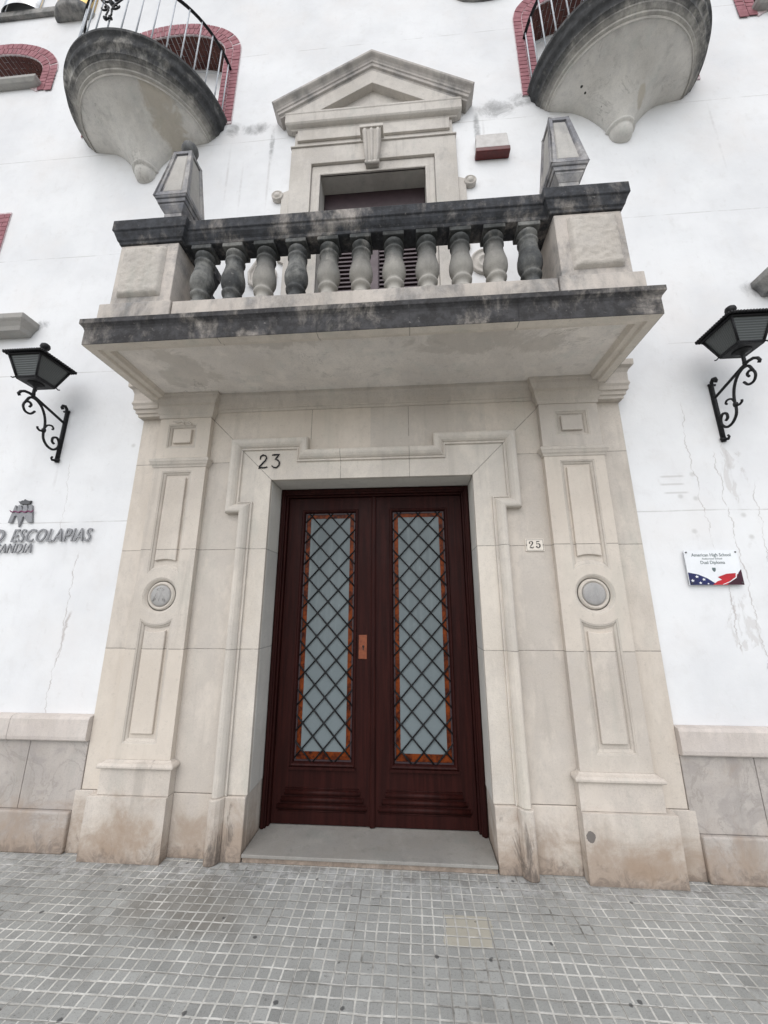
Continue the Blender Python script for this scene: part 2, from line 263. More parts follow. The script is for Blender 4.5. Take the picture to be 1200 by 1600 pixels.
MAT['rail']=stone('black_crusted_stone',base=(.42,.385,.35),soot=.84,sootcol=(.022,.024,.028))
MAT['balus']=stone('grey_weathered_stone',base=(.36,.345,.315),soot=.9,sootcol=(.032,.034,.034),dark_at=((3.90,4.30),))
MAT['balus_dark']=stone('dark_weathered_stone',base=(.25,.25,.235),soot=.72,sootcol=(.030,.032,.034))
MAT['pier']=stone('pale_pier_stone',base=(.52,.475,.43),soot=.42)
MAT['rust']=stone('rough_hewn_stone',base=(.50,.465,.42),rough_bump=3.0,pits=1.)
MAT['finial']=stone('finial_stone',base=(.47,.45,.43),soot=.55,sootcol=(.07,.075,.09))
MAT['finial_panel']=stone('finial_panel_stone',base=(.42,.405,.38),soot=.15)
MAT['pediment']=stone('pediment_stone',base=(.52,.49,.45),soot=.12)
MAT['pedlip']=stone('sooty_pediment_stone',base=(.46,.43,.40),soot=.42,sootcol=(.10,.10,.10))
MAT['rim']=stone('sooty_rim_stone',base=(.34,.33,.31),soot=.66,sootcol=(.045,.048,.052))
MAT['rimtop']=stone('sooty_moulded_rim_stone',base=(.48,.46,.42),soot=.88,sootcol=(.030,.031,.033),dark_at=((6.80,6.96),))
MAT['bell']=stone('grey_plaster',base=(.62,.60,.56),pits=.3,stains=True)
MAT['reveal']=stone('grey_reveal_plaster',base=(.47,.455,.42))
MAT['step']=stone('grey_step_stone',base=(.285,.275,.255),rough_bump=.3)
MAT['silltone']=stone('grey_sill_stone',base=(.38,.37,.35),soot=.2)
MAT['marble']=stone('grey_marble',base=(.36,.35,.34),rough_bump=.8)
MAT['iron']=plain('black_iron',(.009,.009,.010),(.020,.020,.022),.5,60,.4,spec=.22)
MAT['rod']=plain('grey_painted_rod',(.42,.45,.48),(.55,.57,.60),.45,20,.1)
MAT['lampglass']=None
n=N('ribbed_grey_glass'); k=n.noise(9,3,.5); wv=n.M('SINE',n.M('MULTIPLY',n.M('ADD',n.z,n.M('MULTIPLY',n.y,.6)),420)); 
MAT['lampglass']=n.done(n.mix(n.rng(wv,.2,.9,0,.6),(.075,.082,.08),(.028,.031,.031)),.22,wv,.3,.002,.35)
MAT['amber']=plain('amber_glass',(.17,.036,.007),(.022,.005,.004),.35,17,.2,spec=.1)
MAT['copper']=plain('copper_plate',(.22,.065,.028),(.15,.04,.02),.5,30,.2,metal=.3)
MAT['steel']=plain('brushed_steel',(.27,.27,.28),(.21,.21,.22),.42,80,.1,metal=.25)
MAT['purple']=plain('purple_paint',(.16,.03,.09),(.12,.02,.06),.4)
MAT['lead']=plain('dark_steel',(.10,.10,.105),(.07,.07,.07),.4,metal=.4)
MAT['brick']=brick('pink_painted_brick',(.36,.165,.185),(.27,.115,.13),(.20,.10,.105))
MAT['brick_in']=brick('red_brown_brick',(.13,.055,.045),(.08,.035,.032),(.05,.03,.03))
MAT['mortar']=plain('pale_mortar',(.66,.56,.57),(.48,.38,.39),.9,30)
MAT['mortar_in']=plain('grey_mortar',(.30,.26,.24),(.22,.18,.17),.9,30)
MAT['shutter']=plain('plum_shutter_paint',(.115,.088,.098),(.085,.062,.07),.55,12)
MAT['shutter_dark']=plain('dark_plum_wood',(.036,.020,.024),(.024,.013,.016),.5,12)
MAT['white']=plain('white_enamel',(.80,.82,.84),(.74,.76,.78),.25,5,.02)
MAT['tile']=plain('cream_tile',(.74,.68,.60),(.68,.62,.55),.3,9,.03)
MAT['ink']=plain('black_ink',(.02,.015,.015),None,.4)
MAT['text']=plain('grey_print',(.13,.17,.17),None,.5)
MAT['navy']=plain('navy_print',(.012,.018,.10),(.008,.01,.06),.3)
MAT['red']=plain('red_print',(.50,.015,.025),(.35,.01,.02),.3)
MAT['maroon']=plain('maroon_print',(.05,.006,.02),None,.3)
MAT['redbox']=plain('dark_red_plastic',(.11,.016,.014),(.07,.012,.012),.35,30)
MAT['boxwhite']=plain('aged_white_plastic',(.52,.50,.48),(.42,.40,.38),.5,14)
MAT['brass']=plain('polished_brass',(.65,.45,.16),(.45,.33,.16),.22,3,.05,metal=.9)
MAT['silver']=plain('mirror_metal',(.55,.57,.58),(.3,.3,.3),.15,3,.05,metal=.9)
n=N('white_pane'); MAT['glass']=n.done((.88,.89,.90),.3,n.noise(3,3,.5),.05,.004,.5)  # one even near-white over the whole window pane

# ---------------------------------------------------------------- mesh helper
class MB:
    def __init__(s): s.v=[]; s.f=[]; s.sm=[]
    def add(s,vs,fs,smooth=False):
        o=len(s.v); s.v+=[tuple(v) for v in vs]; s.f+=[tuple(o+i for i in f) for f in fs]; s.sm+=[smooth]*len(fs); return s
    def box(s,x0,x1,y0,y1,z0,z1):
        return s.add([(x0,y0,z0),(x1,y0,z0),(x1,y1,z0),(x0,y1,z0),(x0,y0,z1),(x1,y0,z1),(x1,y1,z1),(x0,y1,z1)],
          [(0,3,2,1),(4,5,6,7),(0,1,5,4),(1,2,6,5),(2,3,7,6),(3,0,4,7)])
    def hexa(s,b,t): # two quads (4 pts each)
        return s.add(list(b)+list(t),[(0,3,2,1),(4,5,6,7),(0,1,5,4),(1,2,6,5),(2,3,7,6),(3,0,4,7)])
    def plate(s,outer,holes=(),y0=0,y1=.1,back=True):
        bm=bmesh.new(); es=[]
        for lp in [outer]+list(holes):
            vs=[bm.verts.new((x,y0,z)) for x,z in lp]
            es+=[bm.edges.new((vs[i],vs[(i+1)%len(vs)])) for i in range(len(vs))]
        bmesh.ops.triangle_fill(bm,use_beauty=True,use_dissolve=False,edges=es)
        bmesh.ops.dissolve_limit(bm,angle_limit=.01,verts=bm.verts,edges=bm.edges,delimit=set()) if not holes else None
        bm.verts.ensure_lookup_table(); bm.verts.index_update()
        V=[tuple(v.co) for v in bm.verts]; F=[tuple(v.index for v in f.verts) for f in bm.faces]
        bm.free(); s.add(V,F)
        if back: s.add([(x,y1,z) for x,y,z in V],[f[::-1] for f in F])
        for lp in [outer]+list(holes):
            m=len(lp); s.add([(x,y0,z) for x,z in lp]+[(x,y1,z) for x,z in lp],[(i,(i+1)%m,m+(i+1)%m,m+i) for i in range(m)])
        return s
    def sweep(s,path,prof,closed=False,mp=lambda a,b,h:(a,h,b),smooth=False,cap=True):
        # path: 2D points, prof: (offset to the left of the direction, height)
        n=len(path); P=[Vector(p) for p in path]; dirs=[]
        for i in range(n if closed else n-1): dirs.append((P[(i+1)%n]-P[i]).normalized())
        rows=[]
        for i in range(n):
            if closed: a,b=dirs[i-1],dirs[i]
            else: a=dirs[max(i-1,0)]; b=dirs[min(i,n-2)]
            na=Vector((-a.y,a.x)); nb=Vector((-b.y,b.x)); m=(na+nb); m=m/max(m.length_squared,.15)*2
            rows.append([mp(P[i].x+m.x*o,P[i].y+m.y*o,h) for o,h in prof])
        k=len(prof); V=[q for r in rows for q in r]; F=[]
        for i in range(n if closed else n-1):
            j=(i+1)%n
            for q in range(k-1): F.append((i*k+q,i*k+q+1,j*k+q+1,j*k+q))
        if cap and not closed: F+= [tuple(range(k)),tuple((n-1)*k+q for q in range(k))[::-1]]
        return s.add(V,F,smooth)
    def lathe(s,c,prof,seg=32,a0=0,a1=2*PI,sy=1.,smooth=True,axis='Z',capb=True):
        full=abs(a1-a0-2*PI)<1e-6; m=seg if full else seg+1; V=[]
        for r,h in prof:
            for i in range(m):
                a=a0+(a1-a0)*i/seg
                if axis=='Z': V.append((c[0]+r*cos(a),c[1]+r*sin(a)*sy,c[2]+h))
                else: V.append((c[0]+r*cos(a),c[1]-h,c[2]+r*sin(a)))   # axis towards the viewer
        F=[]
        for q in range(len(prof)-1):
            for i in range(seg):
                j=(i+1)%m; F.append((q*m+i,q*m+j,(q+1)*m+j,(q+1)*m+i))
        s.add(V,F,smooth)
        if capb and full:
            o=len(s.v)-len(V)
            for q in (0,len(prof)-1):
                if prof[q][0]>1e-4: s.f.append(tuple(o+q*m+i for i in range(m))); s.sm.append(False)
        return s
    def tube(s,pts,r,seg=8,smooth=True,flat=None,side=None):
        P=[Vector(p) for p in pts]; n=len(P); rs=r if isinstance(r,(list,tuple)) else [r]*n; V=[]; F=[]
        prev=None
        for i in range(n):
            t=(P[min(i+1,n-1)]-P[max(i-1,0)]).normalized()
            if side is not None: a=Vector(side); b=t.cross(a).normalized()
            else:
                a=prev if prev is not None else (Vector((0,0,1)) if abs(t.z)<.9 else Vector((1,0,0)))
                a=(a-t*a.dot(t)).normalized(); b=t.cross(a); prev=a
            for k in range(seg):
                w=2*PI*(k+.5)/seg; fa,fb=(flat or (1,1))
                V.append(P[i]+a*cos(w)*rs[i]*fa+b*sin(w)*rs[i]*fb)
        for i in range(n-1):
            for k in range(seg): F.append((i*seg+k,i*seg+(k+1)%seg,(i+1)*seg+(k+1)%seg,(i+1)*seg+k))
        F+=[tuple(range(seg)),tuple((n-1)*seg+k for k in range(seg))[::-1]]
        return s.add(V,F,smooth)
    def ribbon(s,pts,ws,y0,y1):
        P=[Vector(p) for p in pts]; n=len(P); L=[];Rr=[]
        for i in range(n):
            t=(P[min(i+1,n-1)]-P[max(i-1,0)]).normalized(); m=Vector((-t.y,t.x)); w=(ws[i] if isinstance(ws,(list,tuple)) else ws)/2
            L.append(P[i]+m*w); Rr.append(P[i]-m*w)
        V=[(p.x,y0,p.y) for p in L]+[(p.x,y0,p.y) for p in Rr]+[(p.x,y1,p.y) for p in L]+[(p.x,y1,p.y) for p in Rr]; F=[]
        for i in range(n-1):
            F+=[(i,i+1,n+i+1,n+i),(2*n+i,2*n+i+1,i+1,i),(n+i,n+i+1,3*n+i+1,3*n+i)]
        F+=[(0,n,3*n,2*n),(n-1,3*n-1,4*n-1,2*n-1)]
        return s.add(V,F)
    def build(s,name,mat,parent=None,bevel=0,seg=2,ang=35,loc=None):
        me=bpy.data.meshes.new(name); me.from_pydata([Vector(v)-Vector(loc or (0,0,0)) for v in s.v],[],s.f); me.polygons.foreach_set('use_smooth',s.sm)
        bm=bmesh.new(); bm.from_mesh(me); bmesh.ops.remove_doubles(bm,verts=bm.verts,dist=.00005); bmesh.ops.recalc_face_normals(bm,faces=bm.faces); bm.to_mesh(me); bm.free()
        me.materials.append(MAT[mat]); o=bpy.data.objects.new(name,me); COL.objects.link(o)
        if loc: o.location=loc
        if parent: o.parent=parent; o.matrix_parent_inverse=Matrix.Identity(4)
        if parent and parent.get('_loc'): pass
        if bevel:
            b=o.modifiers.new('bevel','BEVEL'); b.width=bevel; b.segments=seg; b.limit_method='ANGLE'; b.angle_limit=math.radians(ang); b.harden_normals=False
        return o
def tag(o,label=None,cat=None,group=None,kind=None):
    if label: o['label']=label
    if cat: o['category']=cat
    if group: o['group']=group
    if kind: o['kind']=kind
    return o
def empty(name,loc=(0,0,0)):
    o=bpy.data.objects.new(name,None); COL.objects.link(o); o.location=loc; o.empty_display_size=.1; return o
def text(body,size,x,z,y,mat,name,parent,ext=.004,shear=0,bold=0,align='CENTER',sx=1,loc=(0,0,0),sp=1.):
    cu=bpy.data.curves.new('t','FONT'); cu.body=body; cu.size=size; cu.extrude=ext/2; cu.shear=shear; cu.offset=bold; cu.align_x=align; cu.resolution_u=4; cu.space_character=sp
    to=bpy.data.objects.new('t',cu); COL.objects.link(to); bpy.context.view_layer.update()
    me=bpy.data.meshes.new_from_object(to.evaluated_get(bpy.context.evaluated_depsgraph_get()))
    bpy.data.objects.remove(to); me.name=name; me.materials.clear(); me.materials.append(MAT[mat])
    me.transform(Matrix.Translation((x-loc[0],y-ext/2-loc[1],z-loc[2]))@Matrix.Rotation(PI/2,4,'X')@Matrix.Diagonal((sx,1,1,1)))
    o=bpy.data.objects.new(name,me); COL.objects.link(o); o.parent=parent; return o
def rect(x0,x1,z0,z1): return [(x0,z0),(x1,z0),(x1,z1),(x0,z1)]
def arc(cx,cz,r,a0,a1,n=16,rz=None): return [(cx+r*cos(math.radians(a0+(a1-a0)*i/n)),cz+(rz or r)*sin(math.radians(a0+(a1-a0)*i/n))) for i in range(n+1)]
def archpoly(cx,a,zb,zs,h,n=28): # bottom-left, bottom-right, then arch right to left
    return [(cx-a,zb),(cx+a,zb)]+arc(cx,zs,a,0,180,n,h)

# ---------------------------------------------------------------- ground
o=MB().add([(-40,-30,0),(40,-30,0),(40,14,0),(-40,14,0)],[(0,1,2,3)]).build('pavement','paving'); tag(o,'grey pavement of small square concrete blocks with a yellowish repaired tile','pavement',kind='structure')

# ---------------------------------------------------------------- building: wall
B=empty('school_building'); tag(B,'white stucco school facade with a carved stone doorway, balconies and brick-edged arched windows','building')
BX=2.575; AX=5.01
holes=[rect(-.90,.90,-.2,2.76),rect(-.60,.60,3.66,6.2)]
for s in(-1,1):
    holes.append(archpoly(s*BX,.72,7.10,8.36,.43)); holes.append(archpoly(s*AX,.72,8.15,8.36,.43)); holes.append(rect(s*AX-.70,s*AX+.70,4.55,5.8))
wl=MB(); wl.plate([(-7,-.3),(-.90,-.3),(-.90,2.76),(.90,2.76),(.90,-.3),(7,-.3),(7,12),(-7,12)],holes[1:],0,.4); wl.build('wall','stucco',B)
# the rest of the block behind the facade
MB().box(-7,7,.402,9,-.2,.05).box(-7,-6.6,.402,9,.052,12).box(6.6,7,.402,9,.052,12).box(-6.598,6.598,8.6,9,.052,12).box(-6.598,6.598,.402,8.598,11.7,12).box(-6.598,6.598,3.2,3.4,.052,11.698).build('rear_walls','mortar_in',B)

# dado
for s in(-1,1):
    a,b=sorted((s*2.0905,s*7.0)); 
    d=MB(); d.box(a,b,-.022,-.002,.255,.70); xs=[2.089,2.55,3.35,4.3,5.2,6.2,7.0]
    dd=MB()
    for i in range(len(xs)-1):
        p,q=sorted((s*(xs[i]+.002),s*(xs[i+1]-.002))); dd.box(p,q,-.034,-.0225,.257,.698)
    dd.build('dado_panel','dado',B,.002,1); d.build('dado_backing','ink',B)
    e=MB()
    for (p,q) in ((2.1285,3.6),(3.604,5.2),(5.204,7.0)):
        p,q=sorted((s*p,s*q)); e.box(p,q,-.062,-.001,0,.254)
    e.build('dado_base','dado',B,.012,3)
    c=MB(); c.sweep([(a,-.0),(b,-.0)],[(.0,.70),(.0,.875),(-.02,.875),(-.055,.868),(-.066,.85),(-.07,.735),(-.066,.71),(-.055,.702)],mp=lambda x,y,h:(x,y,h)); c.build('dado_cap','dadocap',B,.004,2)

# ---------------------------------------------------------------- stone doorway
portal=MB()
portal.plate([(-2.09,.385),(-1.02,.385),(-1.02,3.02),(-.57,3.02),(-.57,2.9),(.57,2.9),(.57,3.02),(1.02,3.02),(1.02,.385),(2.09,.385),(2.09,3.45),(-2.09,3.45)],(),-.026,-.001)
portal=portal.build('doorway_surround','portal',B,.003,1)
for s in(-1,1):
    for q0,q1 in ((1.096,1.3845),(1.9705,2.128)): MB().box(*sorted((s*q0,s*q1)),-.035,-.001,0,.383).build('surround_base','base',portal,.004,2)
# architrave with ears: inner flat band
def mir(p): return p+[(-x,z) for x,z in reversed(p)]
inn=[(.845,.40),(.99,.40),(.99,2.49),(1.112,2.49),(1.112,2.985),(.615,2.985),(.615,2.872)]
A=MB(); A.plate([(.845,.385),(1.0,.385),(1.0,2.48),(1.12,2.48),(1.12,2.995),(.605,2.995),(.605,2.88),(-.605,2.88),(-.605,2.995),(-1.12,2.995),(-1.12,2.48),(-1.0,2.48),(-1.0,.385),(-.845,.385),(-.845,2.71),(.845,2.71)],(),-.042,-.001)
arch=A.build('architrave','arch',B,.004,2)
path=[(1.085,.385),(1.085,2.42),(1.205,2.42),(1.205,3.08),(.53,3.08),(.53,2.965),(-.53,2.965),(-.53,3.08),(-1.205,3.08),(-1.205,2.42),(-1.085,2.42),(-1.085,.385)]
prof=[(0,-.002),(0,-.070),(.004,-.086),(.014,-.096),(.030,-.099),(.046,-.094),(.064,-.080),(.076,-.064),(.080,-.052),(.088,-.052),(.090,-.060),(.098,-.060),(.100,-.04)]
MB().sweep(path,prof,smooth=False).build('architrave_moulding','arch',arch,.0015,1)
for s in(-1,1):
    j=MB(); j.box(*sorted((s*.845,s*.8995)),-.0005,.30,.385,2.71); j.build('jamb','jamb',B,.003,1)
    k=MB(); k.box(*sorted((s*.851,s*.8985)),-.0005,.30,.0,.383)
    k.plate([(s*.853,0),(s*1.0,0),(s*1.0,.383),(s*.848,.383)],(),-.062,-.002)
    pr=[(0,-.002),(0,-.095),(.012,-.112),(.035,-.120),(.06,-.116),(.085,-.098),(.10,-.07),(.10,-.002)]
    if s>0: k.sweep([(1.094,0),(1.094,.383)],pr)
    else: k.sweep([(-1.094,.383),(-1.094,0)],pr)
    k.build('architrave_base','base',arch,.008,3)
MB().box(-.8445,.8445,-.0005,.30,2.7105,2.76).build('lintel_underside','jamb',B)
st=MB(); st.box(-.846,.846,-.07,.42,.036,.056); sb=st.build('doorstep','step',B,.004,2)
MB().box(-.846,.846,-.052,.40,0,.0355).build('step_riser','base',sb,.003,1)

# cornice under the balcony, between and beside the pilasters
cp=[(0,3.365),(.012,3.365),(.016,3.385),(.03,3.39),(.034,3.42),(.04,3.44),(.055,3.465),(.075,3.48),(.08,3.485),(.08,3.515),(.0,3.515)]
MB().sweep([(1.40,-.026),(-1.40,-.026)],cp,mp=lambda x,y,h:(x,y,h)).build('cornice','carved',B,.002,1)

def pilaster(s,label):
    # front plate with two recesses and the disc hole, mirrored through cx
    cx=s*1.65; disc=(s*1.668,1.752)
    p=MB(); p.box(cx-.235,cx+.235,-.052,-.0265,.60,3.31)
    dz=disc[1]; w=.132; R=.218; az=math.degrees(math.asin(math.sqrt(R*R-w*w)/R))
    dx=disc[0]
    up=[(dx+w,2.80),(dx-w,2.80)]+arc(dx,dz,R,180-az,az,14)
    dn=[(dx-w,.705),(dx+w,.705)]+arc(dx,dz,R,-az,-180+az,14)
    hole=arc(dx,dz,.142,0,360,40)[:-1]
    sq=rect(dx-.132,dx+.132,3.015,3.245)
    p.plate(rect(cx-.235,cx+.235,.602,3.308),[up,dn,hole,sq],-.078,-.0525,back=False)
    o=p.build('pilaster','portal',B,.0025,2); o['label']=label
    fr=MB(); pf=[(.0,-.0765),(.010,-.074),(.014,-.066),(.024,-.061),(.03,-.0545)]
    def ccw(poly):
        a=sum(poly[i][0]*poly[(i+1)%len(poly)][1]-poly[(i+1)%len(poly)][0]*poly[i][1] for i in range(len(poly))); return poly if a>0 else poly[::-1]
    for q in (up,dn,sq): fr.sweep(ccw(q),pf,closed=True)
    fr.build('panel_moulding','carved',o)
    rp=MB(); ri=.26
    b0=arc(dx,dz,.29,108,72,12); rp.plate([(dx+.085,2.745),(dx-.085,2.745)]+b0,(),-.074,-.0515,back=False)
    rp.build('raised_panel','portal',o,.007,3); rp=MB()
    rp.plate([(dx-.085,.765),(dx+.085,.765)]+arc(dx,dz,.275,-72,-108,12),(),-.074,-.0515,back=False)
    rp.build('raised_panel','portal',o,.007,3); rp=MB()
    rp.plate(rect(dx-.082,dx+.082,3.065,3.195),(),-.078,-.0515,back=False)
    rp.build('raised_panel','portal',o,.007,3)
    m=MB(); m.lathe((dx,-.052,dz),[(.142,.024),(.134,.022),(.124,.010),(.118,.0),(.112,.0),(.106,.012),(.098,.018),(.090,.014),(.086,.003),(.083,.002)],48,axis='Y',capb=False); m.build('medallion_ring','carved',o)
    b=MB(); b.lathe((dx,-.0525,dz),[(.083,.001),(.082,.012),(.07,.019),(.04,.023),(.0001,.025)],40,axis='Y',capb=False)
    if s<0:
        y=-.0715
        def st(pts,w=.006): b.tube([(dx+x,y-.001,dz+z) for x,z in pts],w,6)
        st([(-.052,-.042),(-.026,.03),(-.004,-.035),(.018,.03),(.046,-.042)],.0065); st([(-.036,-.035),(.002,.04),(.03,-.035)],.005); st([(-.05,-.006),(.048,-.004)],.004)
        st([(-.028,.045),(-.02,.062),(-.008,.052),(0,.068),(.01,.052),(.02,.062),(.028,.045)],.0045); st([(-.022,.042),(.022,.042)],.0045)
    b.build('medallion','marble',o)
    if s<0:
        g=MB(); g.tube([(dx-.1,-.079,3.27),(dx-.05,-.082,3.262),(dx-.01,-.08,3.275),(dx+.02,-.082,3.268),(dx+.06,-.08,3.252),(dx+.085,-.08,3.225)],[.004,.011,.014,.012,.010,.004],8)
        g.tube([(dx-.012,-.079,3.285),(dx+.0,-.083,3.262),(dx+.01,-.08,3.24)],[.005,.012,.005],8); g.build('carved_relief','carved',o)
    # necking moulding
    nk=MB(); c3=[(cx-.235,-.03),(cx-.235,-.078),(cx+.235,-.078),(cx+.235,-.03)]
    nk.sweep(c3,[(0,2.835),(-.006,2.835),(-.010,2.85),(-.020,2.862),(-.026,2.88),(-.030,2.885),(-.030,2.908),(-.022,2.914),(0,2.925)],mp=lambda x,y,h:(x,y,h)); nk.build('necking','carved',o,.0015,1)
    # capital
    c=MB(); c.sweep(c3,[(0,3.30),(-.010,3.30),(-.012,3.33),(-.022,3.345),(-.030,3.37),(-.036,3.395),(-.040,3.40),(-.040,3.425),(-.052,3.44),(-.066,3.465),(-.070,3.49),(-.078,3.495),(-.078,3.525),(.0,3.525)],mp=lambda x,y,h:(x,y,h))
    c.box(cx-.234,cx+.234,-.077,-.0262,3.311,3.52)
    c.build('capital','carved',o,.0015,1)
    # return of the cornice at the outer side
    r=MB(); xo=s*2.09; pts=[(xo,-.002),(xo,-.075),(s*1.90,-.075)] 
    pr=[(0,3.325),(.012,3.325),(.014,3.35),(.028,3.355),(.03,3.385),(.045,3.39),(.047,3.42),(.058,3.44),(.05,3.47),(.052,3.54),(.066,3.575),(.09,3.59),(.092,3.64),(0,3.64)]
    if s>0: pts=pts; pr=[(-a,b) for a,b in pr]; pts=pts[::-1]
    else: pr=[(-a,b) for a,b in pr]
    r.sweep(pts,pr,mp=lambda x,y,h:(x,y,h)); r.box(*sorted((s*1.9,s*2.089)),-.0745,-.027,3.326,3.639)
    r.build('cornice_return','carved',o,.0015,1)
    # base
    bs=MB(); b3=[(s*1.65-.262,-.03),(s*1.65-.262,-.098),(s*1.65+.262,-.098),(s*1.65+.262,-.03)]
    bs.box(s*1.65-.262,s*1.65+.262+0,-.0975,-.0265,.387,.56)
    bs.sweep(b3,[(0,.553),(-.016,.553),(-.022,.56),(-.022,.572),(-.010,.585),(.010,.592),(.026,.604),(.03,.612),(.03,.553)],mp=lambda x,y,h:(x,y,h))
    x0,x1=sorted((s*1.385,s*1.968)); bs.box(x0,x1,-.118,-.002,0,.385)
    bs.build('base','base',o,.006,3)
    return o
pilaster(-1,'left pilaster whose round medallion carries a carved monogram'); pilaster(1,'right pilaster with a plain round medallion')

# ---------------------------------------------------------------- door
fr=MB(); YF=.235
for s in(-1,1):
    fr.box(*sorted((s*.800,s*.8442)),YF,.34,.057,2.71)
    fr.box(*sorted((s*.812,s*.835)),YF-.012,YF+.001,.057,2.695)
    fr.box(*sorted((s*.785,s*.802)),YF+.03,.335,.057,2.665)
fr.box(-.7995,.7995,YF,.34,2.655,2.71); fr.box(-.811,.811,YF-.012,YF+.001,2.672,2.695); fr.box(-.784,.784,YF+.03,.335,2.64,2.656)
fr.build('door_frame','wood',B,.004,2)
YL=.30
def leaf(s,label):
    x0,x1=sorted((s*.008,s*.783)); gx0,gx1=sorted((s*.165,s*.632)); g0,g1=.478,2.50
    d=MB(); d.plate(rect(x0,x1,.062,2.638),[rect(gx0,gx1,g0,g1)],YL,YL+.045)
    o=d.build('door_leaf','wood',B,.003,2); o['label']=label
    m=MB(); pf=[(-.024,YL+.001),(-.024,YL-.010),(-.016,YL-.016),(-.006,YL-.012),(.0,YL-.004),(.006,YL+.012),(.008,YL+.03)]
    m.sweep(rect(gx0,gx1,g0,g1),pf,closed=True)
    m.box(gx0-.03,gx1+.03,YL-.024,YL-.001,g0-.044,g0-.026)
    m.build('glazing_bead','wood',o,.001,1)
    # three raised rounded bars at the foot
    r=MB()
    for zc,ins in ((.275,.055),(.228,.028),(.180,.0)):
        a,b=sorted((s*(.05+ins),s*(.735-ins))); pf=[(-.019,YL+.001),(-.016,YL-.010),(-.008,YL-.017),(.0,YL-.019),(.008,YL-.017),(.016,YL-.010),(.019,YL+.001)]
        r.sweep([(a,zc),(b,zc)],pf,smooth=True)
        r.tube([(a,YL-.002,zc-.017),(a-.004,YL-.008,zc),(a,YL-.002,zc+.017)],.006,6); r.tube([(b,YL-.002,zc-.017),(b+.004,YL-.008,zc),(b,YL-.002,zc+.017)],.006,6)
    r.tube([(s*.105,YL-.001,.305),(s*.68,YL-.001,.305)],.004,6)
    r.tube([(s*.052,YL-.002,.153),(s*.733,YL-.002,.153)],.0045,6)
    r.build('kick_moulding','wood',o)
    w=.052
    MB().box(gx0+w,gx1-w,YL+.022,YL+.03,g0+w+.02,g1-w).build('glass_pane','frost',o)
    MB().plate(rect(gx0+.001,gx1-.001,g0+.001,g1-.001),[rect(gx0+.0175,gx1-.0175,g0+.0175,g1-.0175)],YL+.012,YL+.030).build('inner_rebate','shutter_dark',o)
    am=MB(); am.plate(rect(gx0+.018,gx1-.018,g0+.018,g1-.018),[rect(gx0+w,gx1-w,g0+w+.02,g1-w)],YL+.019,YL+.031); am.build('amber_glass_border','amber',o)
    # lattice of dark bars
    G=MB(); pw,ph=.1735,.1905; cx=(gx0+gx1)/2; hw=(gx1-gx0)/2; zc=(g0+g1)/2
    def seg(x,z,dx):   # clip a diagonal through (x,z)
        sl=ph/pw*dx; t0,t1=-hw,hw
        f=lambda X:z+(X-x)*sl
        a,b=cx-hw+.001,cx+hw-.001
        za,zb=f(a),f(b)
        def cl(X,Z):
            if Z<g0+.001: return (x+(g0+.001-z)/sl,g0+.001)
            if Z>g1-.001: return (x+(g1-.001-z)/sl,g1-.001)
            return (X,Z)
        if max(za,zb)<g0+.01 or min(za,zb)>g1-.01: return
        p,q=cl(a,za),cl(b,zb); yy=YL+.010+(.002 if dx>0 else 0)
        G.tube([(p[0],yy,p[1]),(q[0],yy,q[1])],.0062,6)
    for k in range(-9,10):
        for dx in(-1,1): seg(cx,zc+k*ph+.03,dx)
    # lead cames bounding the pale field
    G.build('iron_lattice','iron',o)
    if s<0:
        h=MB(); h.box(-.122,-.052,YL-.008,YL-.0005,1.245,1.435); ho=h.build('handle_plate','copper',o,.003,2)
        MB().lathe((-.083,YL-.008,1.345),[(.0075,0),(.0075,.006),(.0001,.007)],12,axis='Y',capb=False).box(-.0865,-.0795,YL-.0125,YL-.0082,1.318,1.34).build('keyhole','ink',ho) if False else None
        kk=MB(); kk.lathe((-.083,YL-.008,1.345),[(.0085,0),(.0085,.006),(.0001,.007)],12,axis='Y',capb=False); kk.box(-.087,-.079,YL-.0125,YL-.0082,1.316,1.338); kk.build('keyhole','ink',o)
    return o
leaf(-1,'left door leaf with the copper handle plate'); leaf(1,'right door leaf without a handle plate')
MB().sweep([(0,.062),(0,2.638)],[(-.022,YL-.001),(-.020,YL-.010),(-.010,YL-.016),(.010,YL-.016),(.020,YL-.010),(.022,YL-.001)]).build('door_astragal','wood',B)
MB().box(-.845,.845,.346,.36,.05,2.71).build('dark_backing','ink',B)

# ---------------------------------------------------------------- main balcony
sl=MB(); HX=1.955; FY=-.875
u3=lambda hx,fy:[(-hx,-.001),(-hx,fy),(hx,fy),(hx,-.001)]
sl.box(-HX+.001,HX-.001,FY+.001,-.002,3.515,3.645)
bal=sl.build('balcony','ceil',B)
f=MB(); f.sweep(u3(HX,FY),[(0,3.456),(-.003,3.456),(-.004,3.475),(-.004,3.572),(-.010,3.590),(-.022,3.605),(-.030,3.612),(-.030,3.650),(0,3.650),(.03,3.650)],mp=lambda x,y,h:(x,y,h)); f.build('slab_fascia','fascia',bal,.002,1)
u=MB(); u.sweep(u3(HX,FY),[(.0,3.516),(.0,3.4555),(.060,3.4555),(.066,3.462),(.072,3.474),(.09,3.478),(.108,3.478),(.114,3.484),(.120,3.500),(.130,3.5145)],mp=lambda x,y,h:(x,y,h)); u.build('soffit_border','soffit',bal,.0015,1)
